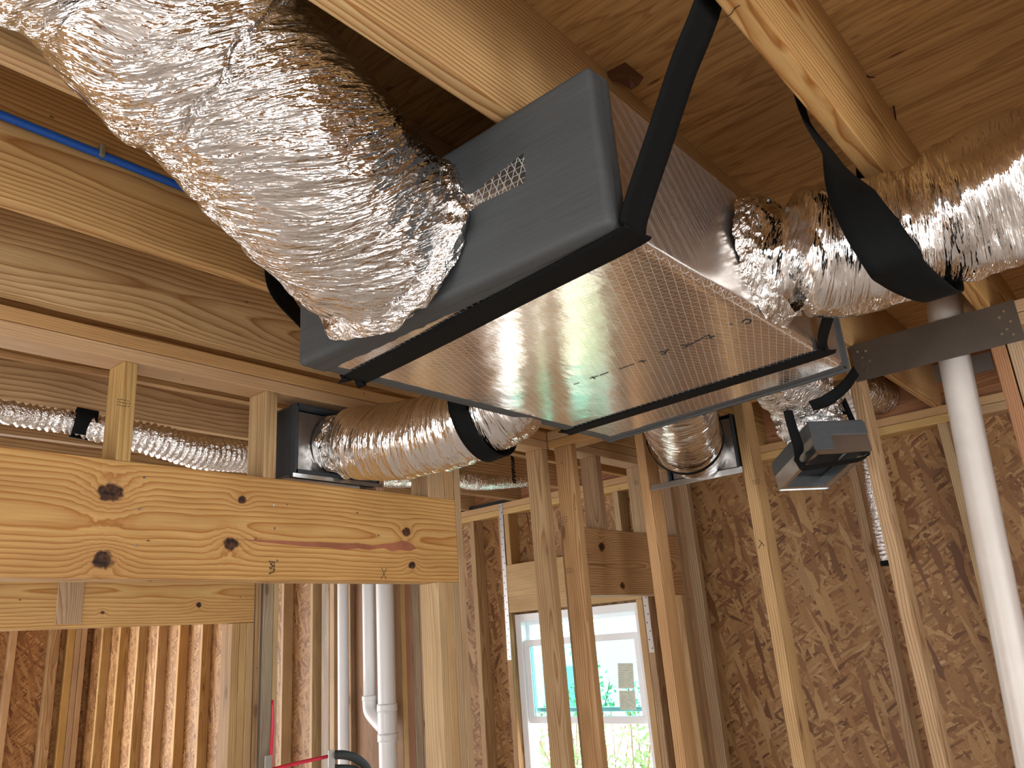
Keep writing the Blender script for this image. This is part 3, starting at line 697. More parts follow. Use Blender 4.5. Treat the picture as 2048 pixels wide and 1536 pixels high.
def ribbon(name, pts, width, mat, parent=None, wdir=None, thick=.0022, sub=8, label=None, cat=None, group=None, wob=0.0, flip=False):
    """webbing strap: pts = centre points, wdir = width direction (one, or one per point)"""
    P = [Vector(p) for p in pts]; n = (len(P) - 1) * sub; C = spline(P, n)
    Wd = wdir if isinstance(wdir, list) else [wdir] * len(P); Wd = [Vector(w).normalized() for w in Wd]
    wd_l = width if isinstance(width, list) else [width] * len(P)
    vs, fs, uv = [], [], []; s = 0
    for k, c in enumerate(C):
        t = k / n; w = lerp_list(Wd, t).normalized(); wd = lerp_list(wd_l, t); td = (C[min(k + 1, n)] - C[max(k - 1, 0)]).normalized()
        w = (w - td * w.dot(td)).normalized(); nn = td.cross(w)
        if k: s += (C[k] - C[k - 1]).length
        for i in range(5):
            a = (i / 4 - .5); z_ = nn * (thick / 2 + wob * math.sin(i * 1.7 + k * .9) * .3)
            vs.append(c + w * wd * a + nn * (thick / 2)); uv.append((s, a * wd))
        for i in range(5):
            a = (i / 4 - .5); vs.append(c + w * wd * a - nn * (thick / 2)); uv.append((s, a * wd))
    for k in range(n):
        b = k * 10; d = b + 10
        for i in range(4):
            fs.append((b + i, b + i + 1, d + i + 1, d + i)); fs.append((b + 5 + i + 1, b + 5 + i, d + 5 + i, d + 5 + i + 1))
        fs.append((b, d, d + 5, b + 5)); fs.append((b + 4, b + 9, d + 9, d + 4))
    fs.append((0, 5, 6, 7, 8, 9, 4, 3, 2, 1)); e = n * 10; fs.append((e, e + 1, e + 2, e + 3, e + 4, e + 9, e + 8, e + 7, e + 6, e + 5))
    o = mesh_obj(name, vs, fs, mat, parent, True, uv)
    return tag(o, label, cat, group)

RWm = Matrix([list(r) for r in RW.tolist()])
def camvec(v): return RWm @ Vector(v)
# ---- trunk box
BX0, BX1, BY0, BY1, BZ0, BZ1 = .866, 1.90, .515, 1.258, 2.492, 2.762
FX = [1.874, 1.958]       # far end x at the right and left side
box = empty('duct_trunk_box', ((BX0 + BX1) / 2, (BY0 + BY1) / 2, BZ0), 'large rectangular foil-faced duct box with grey mastic ends hung under the joists', 'duct box')
def boxgrid(x_far, y_r, z_r, res=.02, inset=0.0):
    pass
def trunk_body():
    bm = bmesh.new(); nx = 50
    prof = []   # rounded rectangle in y,z
    r = .012; i_ = .0
    for (cy, cz, a0) in ((BY1 - r, BZ1 - r, 0), (BY0 + r, BZ1 - r, 90), (BY0 + r, BZ0 + r, 180), (BY1 - r, BZ0 + r, 270)):
        for k in range(5):
            a = math.radians(a0 + k * 22.5); prof.append((cy + r * math.cos(a), cz + r * math.sin(a)))
    full = []
    for i, p in enumerate(prof):
        q = prof[(i + 1) % len(prof)]; full.append(p)
        L = math.dist(p, q)
        if L > .05:
            m = int(L / .015)
            for k in range(1, m): full.append((p[0] + (q[0] - p[0]) * k / m, p[1] + (q[1] - p[1]) * k / m))
    n = len(full); vs = []
    for i in range(nx + 1):
        t = i / nx
        for (y, z) in full:
            fx = FX[0] + (FX[1] - FX[0]) * (y - BY0) / (BY1 - BY0)
            x = BX0 + (fx - BX0) * t
            dn = .0010 * (vnoise(np.array([[x * 7, y * 7, z * 7 + 3]]))[0])
            ys = y; zs = z
            if z < BZ0 + .001: zs = z + dn
            if y < BY0 + .001:
                ys = y + dn * 1.3
                # panel bows out where the right-hand take-off is fixed
                ys -= .010 * math.exp(-((x - 1.36) / .16) ** 2) * math.exp(-((z - 2.56) / .08) ** 2)
            vs.append((x, ys, zs))
    fs = [(i * n + j, i * n + (j + 1) % n, (i + 1) * n + (j + 1) % n, (i + 1) * n + j) for i in range(nx) for j in range(n)]
    fs += [tuple(range(n))[::-1], tuple(nx * n + j for j in range(n))]
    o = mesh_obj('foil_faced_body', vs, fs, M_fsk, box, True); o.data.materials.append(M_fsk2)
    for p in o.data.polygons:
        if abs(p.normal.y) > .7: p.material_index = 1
    return o
body = trunk_body()
def jag(t, s, amp=.004, f=60): return amp * 2 * vnoise(np.array([[t * f, s * 7.1, s * 3.3]]))[0]
def mastic_band(name, a_fn, b_fn, side, lift=.0018, n=70, mat=M_mastic):
    """thin irregular-edged coat on one face; side in bottom/right/left/top; along parameter t in 0..1"""
    vs = []; m_ = 8
    for i in range(n + 1):
        t = i / n
        for k in range(m_ + 1):
            s = k / m_; u = a_fn(t); w = b_fn(t); h = lift + .0006 * vnoise(np.array([[t * 40, s * 9, 1.5]]))[0]
            if k in (0, m_): h = -.0006
            p, q = u, w
            x = p[0] + (q[0] - p[0]) * s; y = p[1] + (q[1] - p[1]) * s; z = p[2] + (q[2] - p[2]) * s
            nv = {'bottom': (0, 0, -1), 'right': (0, -1, 0), 'left': (0, 1, 0), 'top': (0, 0, 1), 'front': (-1, 0, 0), 'far': (1, 0, 0)}[side]
            vs.append((x + nv[0] * h, y + nv[1] * h, z + nv[2] * h))
    fs = [(i * (m_ + 1) + k, i * (m_ + 1) + k + 1, (i + 1) * (m_ + 1) + k + 1, (i + 1) * (m_ + 1) + k) for i in range(n) for k in range(m_)]
    o = mesh_obj(name, vs, fs, mat, box, True); return o
farx = lambda y: FX[0] + (FX[1] - FX[0]) * (y - BY0) / (BY1 - BY0)
# front cap: rounded-edge slab of mastic with wrap, slightly larger than the box
def front_cap():
    bm = bmesh.new(); box_bm(.040, BY1 - BY0 + .010, BZ1 - BZ0 + .007, .011, 4, bm, (BX0 + .014, (BY0 + BY1) / 2, (BZ0 + BZ1) / 2))
    bmesh.ops.subdivide_edges(bm, edges=[e for e in bm.edges if e.calc_length() > .05], cuts=24, use_grid_fill=True)
    for v in bm.verts:
        if v.co.x < BX0 + .02: v.co.x += .0015 * vnoise(np.array([[v.co.x * 9, v.co.y * 8, v.co.z * 16]]))[0]
    return bm_obj('front_mastic_coat', bm, M_mastic, box, True)
fc = front_cap()
mastic_band('bottom_front_mastic', lambda t: (BX0 + .02, BY0 + t * (BY1 - BY0), BZ0), lambda t: (BX0 + .044 + .020 * t + jag(t, 1), BY0 + t * (BY1 - BY0), BZ0), 'bottom', lift=.0025)
mastic_band('bottom_left_mastic', lambda t: (BX0 + .05 + t * 1.03, BY1 + .001, BZ0), lambda t: (BX0 + .05 + t * 1.0, BY1 - .036 + jag(t, 2, .003), BZ0), 'bottom')
mastic_band('bottom_far_mastic', lambda t: (farx(BY0 + t * (BY1 - BY0)) + .004, BY0 + t * (BY1 - BY0), BZ0), lambda t: (farx(BY0 + t * (BY1 - BY0)) - .036 + jag(t, 3, .003), BY0 + t * (BY1 - BY0), BZ0), 'bottom')
mastic_band('side_far_mastic', lambda t: (FX[0] + .003, BY0, BZ0 + t * (BZ1 - BZ0)), lambda t: (FX[0] - .034 + jag(t, 4, .003), BY0, BZ0 + t * (BZ1 - BZ0)), 'right')
mastic_band('side_front_mastic', lambda t: (BX0 + .02, BY0, BZ0 + t * (BZ1 - BZ0)), lambda t: (BX0 + .05 + jag(t, 5, .003), BY0, BZ0 + t * (BZ1 - BZ0)), 'right', lift=.004)
# far-end flange
bm = bmesh.new(); box_bm(.012, BY1 - BY0 + .014, BZ1 - BZ0 + .012, .003, 2, bm)
ang = math.atan2(FX[1] - FX[0], BY1 - BY0)
o = bm_obj('far_end_flange', bm, M_mastic, box, mw=Matrix.Translation(((FX[0] + FX[1]) / 2 + .002, (BY0 + BY1) / 2, (BZ0 + BZ1) / 2)) @ Matrix.Rotation(-ang, 4, 'Z'))
# bare foil strips left on the front coat
XFc = BX0 - .0062
def front_patch(px_poly, name):
    poly = [at(px, py, x=XFc) for px, py in px_poly]
    return flat_patch(name, poly, M_fsk, fc, (-1, 0, 0), .0012)
front_patch([(900, 392), (946, 388), (980, 360), (1010, 338), (1048, 306), (1051, 345), (1050, 366), (1010, 385), (960, 408), (930, 432), (905, 440)], 'bare_foil_strip')
front_patch([(646, 548), (668, 560), (700, 585), (668, 598), (650, 606), (648, 580)], 'bare_foil_strip')
# printed ink marks on the bottom facing
Bz = lambda px, py: at(px, py, z=BZ0 - .0006)
inkp = [[(1318, 705), (1338, 700)], [(1322, 709), (1332, 706)], [(1334, 700), (1330, 708)], [(1362, 692), (1378, 688)], [(1366, 696), (1376, 693)], [(1378, 688), (1372, 694)], [(1380, 690), (1406, 676)],
        [(1408, 674), (1420, 670)], [(1412, 678), (1430, 672)], [(1416, 670), (1424, 677)], [(1484, 645), (1492, 638), (1502, 640), (1500, 646), (1490, 648)], [(1278, 724), (1292, 721)], [(1282, 721), (1288, 725)], [(1460, 649), (1466, 648)],
        [(1180, 757), (1196, 752)], [(1184, 754), (1190, 758)], [(1148, 769), (1158, 766)], [(1200, 751), (1216, 745)], [(1240, 738), (1268, 728)]]
strokes('printed_ink', [[Bz(*p) for p in l] for l in inkp], .0022, M_ink, body, (0, 0, -1), .0006)

# ---- hanging straps of the box
ax_x = (1, 0, 0)
ribbon('hanging_strap', [(.914, .320, 2.93), (.914, .321, 2.815), (.914, .387, 2.708), (.914, .440, 2.615), (.914, .492, 2.525), (.915, .5035, 2.497), (.917, .517, 2.4862), (.945, .75, 2.4880), (.98, 1.02, 2.4900), (1.0, 1.238, 2.4896), (1.0, 1.264, 2.491), (1.0, 1.270, 2.51), (.97, 1.36, 2.62), (.945, 1.46, 2.75), (.945, 1.479, 2.90)],
       [.066, .066, .066, .066, .066, .067, .067, .067, .067, .067, .066, .066, .066, .066, .066], M_web, wdir=ax_x, label='wide black strap slung under the near end of the trunk box', cat='strap', group='black hanging straps')
a0 = at(1138, 862, z=BZ0); b0 = at(1628, 700, z=BZ0 - .004)
ribbon('hanging_strap', [(1.62, .335, 2.93), (1.62, .34, 2.79), (1.655, .42, 2.64), (1.695, .497, 2.535), (1.704, .5085, 2.500), (1.708, .523, 2.4903), (1.735, .85, 2.4903), (1.765, 1.24, 2.4903), (1.77, 1.266, 2.494), (1.77, 1.272, 2.51), (1.80, 1.38, 2.64), (1.82, 1.475, 2.78), (1.82, 1.48, 2.9)],
       .052, M_web, wdir=ax_x, label='black strap slung under the far end of the trunk box', cat='strap', group='black hanging straps')

# ---- big foil duct into the front face
D1 = [(.868, .975, 2.632), (.80, .962, 2.640), tuple(at(662, 378, d=1.31)), tuple(at(575, 285, d=1.235)), tuple(at(447, 150, d=1.17)), tuple(at(340, 40, d=1.12)), tuple(at(225, -90, d=1.07)), (.10, .90, 2.88), (-.5, .90, 2.90), (-1.4, .9, 2.90)]
def clampD1(V):
    V = V.copy(); b = np.clip((V[:, 2] - 2.755) / .03, 0, 1)      # squeezed between the two joists where it rises into the bay
    yc = np.clip(V[:, 1], .735, 1.070); V[:, 1] = V[:, 1] * (1 - b) + yc * b
    V[:, 2] = np.minimum(V[:, 2], 3.05); V[:, 0] = np.minimum(V[:, 0], BX0 - .008); return V
def crinD1(k, th, cy):
    d = np.zeros_like(k)
    # gathered collar at the box end
    d += -.030 * np.exp(-((k - .035) / .018) ** 2) * (.7 + .5 * np.cos(th * 2 + 1))
    d += .012 * np.exp(-((k - .012) / .01) ** 2) * np.sin(th * 9 + 2)
    # overlapping outer jacket nearer the viewer
    e = .455 + .014 * np.sin(th * 3 + 1) + .006 * np.sin(th * 11)
    d += .011 / (1 + np.exp(-np.clip((k - e) / .0012, -40, 40))) * np.exp(-((k - .5) / .3) ** 2) - .004 * np.exp(-((k - e + .004) / .004) ** 2)
    return d
dk = empty('insulated_flex_duct', D1[0], 'huge crinkled silver foil duct at the upper left, entering the front of the trunk box', 'duct')
jk1 = tube('foil_jacket', D1, [.150, .174, .176, .170, .164, .160, .156, .155, .155, .155], M_foil, dk, step=.0065, amp=.0042, crin=crinD1, clamp=clampD1, seed=1, flat=False)
# crumpled skirt against the box face
def skirt(name, parent, centre, axis, ref, r0, r1, L, mat, seed, amp=.012, sy=1.0, nf=9, squeeze=0.0):
    """crumpled foil ruff round a collar"""
    axis = Vector(axis).normalized(); a = Vector(ref); a = (a - axis * a.dot(axis)).normalized(); b = axis.cross(a); c = Vector(centre)
    nk, seg = 14, 110; vs = []; uv = []
    for k in range(nk + 1):
        t = k / nk; r = r0 + (r1 - r0) * math.sin(t * math.pi * .5) - .02 * math.sin(t * math.pi) * squeeze
        for j in range(seg):
            th = 2 * math.pi * j / seg
            q = np.array([[math.cos(th) * 3.1 + seed, math.sin(th) * 3.1, t * 2.4 + seed], [math.cos(th) * 8 + seed, math.sin(th) * 8, t * 6 + 3 * seed]])
            nz = vnoise(q); rr = r + amp * (1.5 * nz[0] + abs(nz[1]) * 1.2) * (.35 + .65 * t) + amp * .35 * math.sin(nf * th + 3 * t + seed)
            off = L * t + amp * nz[1] * 1.2
            vs.append(c + axis * off + (a * math.cos(th) + b * math.sin(th) * sy) * rr); uv.append((L * t, r * th))
    fs = []
    for k in range(nk):
        for j in range(seg):
            j2 = (j + 1) % seg; q = (k * seg + j, k * seg + j2, (k + 1) * seg + j2, (k + 1) * seg + j)
            fs += [(q[0], q[1], q[2]), (q[0], q[2], q[3])]
    return mesh_obj(name, vs, fs, mat, parent, False, uv)
skirt('crumpled_collar', jk1, (.80, .965, 2.640), (1, .05, -.1), (0, 0, 1), .150, .178, .052, M_foil_tight, 2.2, .014, 1.08)

# ---- right-hand foil duct
D2 = [(1.43, .500, 2.618), (1.44, .45, 2.612), (1.475, .38, 2.610), (1.505, .29, 2.605), (1.52, .20, 2.612), (1.53, .10, 2.625), (1.54, -.05, 2.63), (1.55, -.3, 2.64), (1.56, -.9, 2.65), (1.56, -1.6, 2.66)]
d2 = empty('insulated_flex_duct', D2[0], 'shiny foil duct leaving the right side of the trunk box toward the right edge', 'duct')
def crinD2(k, th, cy):
    s = cy[:, 0] - 4 * 5.3
    d = -.034 * np.exp(-((s - .045) / .016) ** 2) + .010 * np.exp(-((s - .015) / .014) ** 2) * np.sin(th * 8)
    d += -.010 * np.exp(-((s - .30) / .03) ** 2)
    d += .010 * np.sin(th * 5 + s * 14) * np.clip((s - .3) / .1, 0, 1)
    return d
jk2 = tube('foil_jacket', D2, [.118, .128, .130, .126, .128, .13, .13, .13, .13, .13], M_foil2, d2, step=.0065, amp=.0055, crin=crinD2, seed=4)
skirt('crumpled_collar', jk2, (1.43, .462, 2.616), (0, 1, .05), (0, 0, 1), .112, .132, .040, M_foil_tight, 5.1, .011)
ribbon('hanging_strap', [(1.300, .338, 2.92), (1.305, .336, 2.80), at(1665, 318, d=1.42), at(1705, 395, d=1.335), at(1745, 460, d=1.295), at(1785, 520, d=1.29), at(1812, 552, d=1.325), (1.50, .228, 2.464), (1.64, .235, 2.54), (1.668, .245, 2.66), (1.60, .30, 2.77)],
       [.05, .052, .058, .074, .088, .086, .074, .058, .055, .055, .05], M_web, wdir=[(1, 0, 0), (1, 0, 0), (.85, -.3, -.3), tuple(camvec((1, -.45, -.1))), tuple(camvec((1, -.35, -.1))), tuple(camvec((1, -.3, -.1))), tuple(camvec((1, -.2, -.1))), (0, -1, 0), (0, -1, 0), (0, -1, 0), (-.3, -.9, 0)],
       label='twisted wide black strap cradling the foil duct at the right', cat='strap', group='black hanging straps')

# ---- left foil duct to the wall boot
D3 = [(1.585, 1.262, 2.592), (1.575, 1.33, 2.560), (1.55, 1.45, 2.530), (1.53, 1.60, 2.520), (1.505, 1.75, 2.530), (1.49, 1.88, 2.555), (1.488, 1.975, 2.562)]
d3 = empty('insulated_flex_duct', D3[-1], 'foil duct from the left side of the trunk box into the wall boot', 'duct')
crin3 = lambda k, th, cy: -.012 * np.exp(-((k - .88) / .03) ** 2) + .006 * np.exp(-((k - .95) / .03) ** 2) * np.sin(th * 7) - .006 * np.exp(-((k - .36) / .04) ** 2)
jk3 = tube('foil_jacket', D3, [.105, .118, .118, .116, .116, .112, .095], M_foil2, d3, step=.006, amp=.0042, crin=crin3, seed=6)
skirt('crumpled_collar', jk3, (1.492, 1.86, 2.55), (0, 1, .05), (0, 0, 1), .108, .100, .06, M_foil_tight, 7.7, .009)
cs = Vector((1.562, 1.40, 2.543)); tdir = (Vector(D3[3]) - Vector(D3[1])).normalized()
def ring_strap(name, c, tdir, R, width, label, a0=-200, a1=60, ref=(0, 0, 1), tails=()):
    tdir = Vector(tdir).normalized(); a = Vector(ref); a = (a - tdir * a.dot(tdir)).normalized(); b = tdir.cross(a)
    pts = [tuple(Vector(t)) for t in tails[:1]] if tails else []
    arc = []
    for k in range(15):
        th = math.radians(a0 + (a1 - a0) * k / 14); arc.append(tuple(Vector(c) + (a * math.cos(th) + b * math.sin(th)) * R))
    pts = ([tuple(tails[0])] if tails else []) + arc + ([tuple(tails[1])] if len(tails) > 1 else [])
    return ribbon(name, pts, width, M_web, wdir=tuple(tdir), sub=4, label=label, cat='strap', group='black hanging straps')
ring_strap('hanging_strap', cs, tdir, .131, .055, 'black strap round the foil duct left of the trunk box', 85, 275, tails=((1.66, 1.46, 2.80), (1.47, 1.44, 2.80)))

# ---- wall boot in wall A
def metal_box(name, x, y, z, open_side, mats, parent, th=.0015, rim=.012, rim_mat=None):
    """sheet-metal boot: five panels + dark-painted rims"""
    ps = {}
    X, Y, Z = x, y, z
    pan = {'x0': ((X[0], X[0] + th), Y, Z), 'x1': ((X[1] - th, X[1]), Y, Z), 'y0': (X, (Y[0], Y[0] + th), Z), 'y1': (X, (Y[1] - th, Y[1]), Z), 'z0': (X, Y, (Z[0], Z[0] + th)), 'z1': (X, Y, (Z[1] - th, Z[1]))}
    bm = bmesh.new()
    for k, (a, b, c) in pan.items():
        if k == open_side: continue
        box_bm(a[1] - a[0], b[1] - b[0], c[1] - c[0], bm=bm, c=((a[0] + a[1]) / 2, (b[0] + b[1]) / 2, (c[0] + c[1]) / 2))
    return bm_obj(name, bm, mats, parent)
bt = empty('register_boot', (1.487, YA, 2.455), 'rectangular metal boot with black mastic edges set between header and top plate', 'duct boot')
bxa, bxb, bza, bzb = 1.328, 1.641, 2.452, 2.672
metal_box('metal_body', (bxa, bxb), (YA - .012, YA + .13), (bza, bzb), 'y0', M_galv_dirty, bt)
bm = bmesh.new(); box_bm(bxb - bxa - .03, .002, bzb - bza - .03, bm=bm, c=((bxa + bxb) / 2, YA + .012, (bza + bzb) / 2)); bm_obj('front_plate', bm, M_galv_dirty, bt)
for nm, (cx, cz, sx, sz) in {'mastic_edge': ((bxa + bxb) / 2, bza + .006, bxb - bxa + .004, .022), 'mastic_edge ': ((bxa + bxb) / 2, bzb - .004, bxb - bxa + .004, .012)}.items():
    bm = bmesh.new(); box_bm(sx, .036, sz, .002, 2, bm, (cx, YA - .002, cz)); bm_obj('mastic_edge', bm, M_mastic_dk, bt)
for cx in (bxa + .002, bxb - .002):
    bm = bmesh.new(); box_bm(.010, .036, bzb - bza, .002, 2, bm, (cx, YA - .002, (bza + bzb) / 2)); bm_obj('mastic_edge', bm, M_mastic_dk, bt)
bm = bmesh.new(); box_bm(.0016, .10, bzb - bza - .01, bm=bm, c=(bxa - .002, YA + .06, (bza + bzb) / 2)); bm_obj('mastic_side_coat', bm, M_mastic_dk, bt)
bm = bmesh.new(); box_bm(.34, .002, .012, bm=bm, c=((bxa + bxb) / 2 - .0, YA - .0225, bza - .004)); bm_obj('bottom_flange', bm, M_galv, bt)

# ---- duct and boot on the open partition
D4 = [(1.945, 1.02, 2.612), (2.02, 1.05, 2.592), (2.15, 1.11, 2.560), (2.30, 1.18, 2.545), (2.45, 1.245, 2.542), (2.585, 1.272, 2.548)]
d4 = empty('insulated_flex_duct', D4[-1], 'foil duct reaching from the far box end into the square partition boot', 'duct')
crin4 = lambda k, th, cy: -.010 * np.exp(-((k - .62) / .03) ** 2)
jk4 = tube('foil_jacket', D4, [.11, .118, .118, .114, .112, .10], M_foil2, d4, step=.007, amp=.004, crin=crin4, seed=9)
skirt('crumpled_collar', jk4, (2.50, 1.262, 2.545), (1, .2, 0), (0, 0, 1), .105, .095, .06, M_foil_tight, 3.3, .008)
ring_strap('hanging_strap', (2.33, 1.195, 2.544), (1, .45, 0), .125, .035, 'thin black strap round the foil duct in front of the partition boot', 85, 275, tails=((2.37, 1.10, 2.76), (2.30, 1.29, 2.76)))
b4 = empty('register_boot', (XC, 1.27, 2.455), 'square galvanised boot fixed between two partition studs', 'duct boot')
metal_box('metal_body', (XC - .012, XC + .09), (1.132, 1.412), (2.455, 2.652), 'x0', M_galv, b4)
bm = bmesh.new(); box_bm(.002, .26, .178, bm=bm, c=(XC + .012, 1.272, 2.554)); bm_obj('front_plate', bm, M_galv_dirty, b4)
for cy in (1.134, 1.410):
    bm = bmesh.new(); box_bm(.02, .008, .2, .002, 2, bm, (XC - .004, cy, 2.553)); bm_obj('mastic_edge', bm, M_mastic_dk, b4)
bm = bmesh.new(); box_bm(.012, .37, .022, .001, 1, bm, (XC - .008, 1.305, 2.447)); bm_obj('support_rail', bm, M_galv, b4)


# ---- hanging boot (right of partition stud) with its duct
hb_n = at(1632, 905, d=2.15)                         # nearest lower corner of the boot
ea = at(1744, 901, d=2.16) - hb_n; eb = at(1556, 982, d=2.416) - hb_n
LA, LB, LC = ea.length, eb.length, .084
ea.normalize(); eb = (eb - ea * eb.dot(ea)).normalized(); ec = ea.cross(eb)
if ec.z < 0: ec = -ec
HBM = Matrix(((ea.x, eb.x, ec.x, hb_n.x), (ea.y, eb.y, ec.y, hb_n.y), (ea.z, eb.z, ec.z, hb_n.z), (0, 0, 0, 1)))
hb = empty('hanging_boot', tuple(hb_n), 'open-ended galvanised boot with grey mastic seams hanging in a black strap', 'duct boot')
def hbbox(name, x, y, z, mat, bev=0.0):
    bm = bmesh.new(); box_bm(x[1] - x[0], y[1] - y[0], z[1] - z[0], bev, 2, bm, (sum(x) / 2, sum(y) / 2, sum(z) / 2))
    return bm_obj(name, bm, mat, hb, mw=HBM)
t_ = .0016
for nm, x, y in (('side_panel', (0, LA), (0, t_)), ('side_panel', (0, LA), (LB - t_, LB)), ('side_panel', (0, t_), (0, LB)), ('side_panel', (LA - t_, LA), (0, LB))):
    hbbox(nm, x, y, (0, LC), M_galv, 0)
hbbox('end_panel', (0, LA), (0, LB), (LC - t_, LC), M_galv)
hbbox('hole_shade_sheet', (.016, LA - .022), (.021, LB - .027), (.040, .042), M_dark)  # black sheet painting the darkness inside the open boot
for x, y in (((.004, LA - .004), (.003, .019)), ((.004, LA - .004), (LB - .024, LB - .003)), ((.003, .014), (.004, LB - .004)), ((LA - .020, LA - .003), (.004, LB - .004))):
    hbbox('rim_flange', x, y, (.002, .0036), M_galv)
for x, y in (((.018, LA - .018), (.018, .0195)), ((.018, LA - .018), (LB - .0255, LB - .024)), ((.013, .0145), (.018, LB - .024)), ((LA - .021, LA - .0195), (.018, LB - .024))):
    hbbox('inner_lip', x, y, (.002, .034), M_galv)
hbbox('mastic_coat', (-.0015, LA + .0015), (-.0022, .0), (LC * .62, LC + .003), M_mastic)
hbbox('mastic_coat', (-.0022, .0), (-.0015, LB + .0015), (LC * .60, LC + .003), M_mastic)
hbbox('mastic_coat', (-.0024, .055), (-.0024, -.0002), (.01, LC), M_mastic, .0008)
hbbox('mastic_coat', (.0, LA), (.0, LB), (LC + .0, LC + .012), M_mastic, .004)
hbP = lambda a, b, c: HBM @ Vector((a, b, c))
top_c = hbP(LA / 2, LB / 2, LC + .01)
D5 = [(1.93, .72, 2.625), (1.99, .72, 2.60), tuple(Vector(top_c) + Vector((-.04, .0, .15)) * 1.0), tuple(Vector(top_c) + ec * .07), tuple(Vector(top_c) + ec * .0)]
d5 = empty('insulated_flex_duct', D5[-1], 'crumpled foil duct dropping from the box end into the hanging boot', 'duct')
def crin5(k, th, cy): return .012 * vnoise(cy * 11 + 4) - .012 * np.exp(-((k - .55) / .05) ** 2) + .006 * np.sin(th * 9 + k * 20)
tube('foil_jacket', D5, [.10, .105, .108, .102, .078], M_foil_tight, d5, step=.007, amp=.0065, crin=crin5, seed=11, smooth=False, flat=True)
ribbon('hanging_strap', [at(1566, 770, d=2.22), at(1572, 805, d=2.20), at(1583, 850, d=2.19), at(1597, 895, d=2.19), hbP(-.006, LB * .33, .012), hbP(.010, LB * .32, -.006), hbP(LA * .5, LB * .22, -.008), hbP(LA - .01, LB * .14, -.006), hbP(LA + .006, LB * .12, .012), hbP(LA + .008, LB * .2, .08), hbP(LA + .01, LB * .3, .2)],
       [.026, .028, .030, .032, .034, .034, .034, .034, .032, .028, .026], M_web, wdir=[tuple(camvec((1, -.2, .3)))] * 4 + [tuple(eb)] * 7,
       label='narrow black strap looped under the open galvanised boot', cat='strap', group='black hanging straps')
ribbon('hanging_strap', [at(1712, 742, d=2.12), at(1690, 772, d=2.08), at(1655, 800, d=2.06), at(1622, 812, d=2.08)], [.030, .032, .034, .03], M_web, wdir=tuple(camvec((.6, .8, .2))),
       label='black strap round the crumpled foil above the hanging boot', cat='strap', group='black hanging straps')

# ---- round dark vent duct through the rim and the thin silver flex beside the stud
vd = empty('vent_duct', (3.6, .93, 2.88), 'short dark foil vent duct end under the ceiling behind the steel plate', 'duct')
tube('foil_jacket', [(3.40, .98, 2.895), (3.52, .955, 2.89), (3.64, .93, 2.885), (3.77, .92, 2.885)], [.078, .080, .082, .082], M_foil_tight, vd, step=.007, amp=.003, seed=13, cap=True)
sf = empty('flex_hose', (3.6, .99, 2.0), 'narrow silver flexible hose hanging behind the right partition stud, closed with black tape', 'duct')
pf = [(3.46, .985, 2.86), (3.50, .975, 2.76), tuple(at(1738, 900, x=3.56)), tuple(at(1748, 980, x=3.58)), tuple(at(1763, 1060, x=3.60)), tuple(at(1778, 1122, x=3.60))]
tube('ribbed_foil', pf, [.034] * 5, M_flex, sf, step=.006, amp=.0016, rib=(.017, .0042), seed=15, cap=True)
pe = Vector(pf[-1]); bm = bmesh.new(); bmesh.ops.create_cone(bm, cap_ends=True, segments=20, radius1=.036, radius2=.036, depth=.02)
bm_obj('black_tape', bm, M_web, sf, mw=Matrix.Translation(pe - Vector((0, 0, .008))))

# ---- small flex duct behind wall A
bf = empty('flex_duct', (1.2, 2.6, 2.66), 'small bright silver flex duct sagging behind the short cripples over the knotty header', 'duct')
pb = [(-.6, 2.62, 2.74), tuple(at(0, 822, y=2.62)), tuple(at(130, 843, y=2.60)), tuple(at(215, 862, y=2.52)), tuple(at(300, 878, y=2.48)), tuple(at(400, 905, y=2.48)), tuple(at(490, 914, y=2.50)), tuple(at(600, 925, y=2.54)), tuple(at(770, 950, y=2.60)), tuple(at(900, 955, y=2.66)), (3.0, 2.72, 2.74), (3.4, 2.75, 2.80)]
tube('ribbed_foil', pb, [.036, .036, .036, .040, .050, .055, .056, .055, .052, .045, .040, .036], M_flex, bf, step=.007, amp=.0022, rib=(.021, .0045), seed=17)
sc_ = Vector(at(163, 846, y=2.55))
if 0: ribbon('hanging_strap', [sc_ + Vector((-.03, -.03, .10)), sc_ + Vector((-.005, -.052, .03)), sc_ + Vector((0, -.058, -.02)), sc_ + Vector((.01, -.03, -.058)), sc_ + Vector((.02, .02, -.055)), sc_ + Vector((.03, .05, .06))], .07, M_web, wdir=(1, .05, -.1),
       label='black strap round the small silver flex duct at the far left', cat='strap', group='black hanging straps')

ring_strap('hanging_strap', Vector(at(168, 848, y=2.565)), (1, -.25, -.12), (.048), .062, 'black strap round the small silver flex duct at the far left', -180, 150)
# ================================================================== PLUMBING
def pipe(name, pts, r, mat, parent=None, label=None, cat=None, group=None, seg=28, step=.02, smooth=True):
    P = [Vector(p) for p in pts]
    if len(P) > 2: o = tube(name, [tuple(p) for p in P], [r] * len(P), mat, parent, step=step, seg=seg, smooth=True, cap=True, ref=(.2, .3, 1) if abs((P[-1] - P[0]).normalized().z) < .8 else (1, 0, 0))
    else: o = tube(name, [tuple(p) for p in P], [r, r], mat, parent, step=.2, seg=seg, smooth=False, cap=True, ref=(1, 0, 0) if abs((P[-1] - P[0]).normalized().z) > .8 else (0, 0, 1))
    if len(P) == 2:
        for f in o.data.polygons: f.use_smooth = len(f.vertices) == 4
    return tag(o, label, cat, group)
pc = at(1909, 720, x=2.66); pcl = at(2003, 1200, x=2.66)
vp = empty('vent_pipe', (2.66, pcl.y, 1.0), 'large white plastic vent pipe with elbow passing behind the steel plate', 'pipe')
pdir = (pc - pcl).normalized(); pbot = pcl - pdir * (pcl.z / pdir.z); ptop = pc + pdir * .12
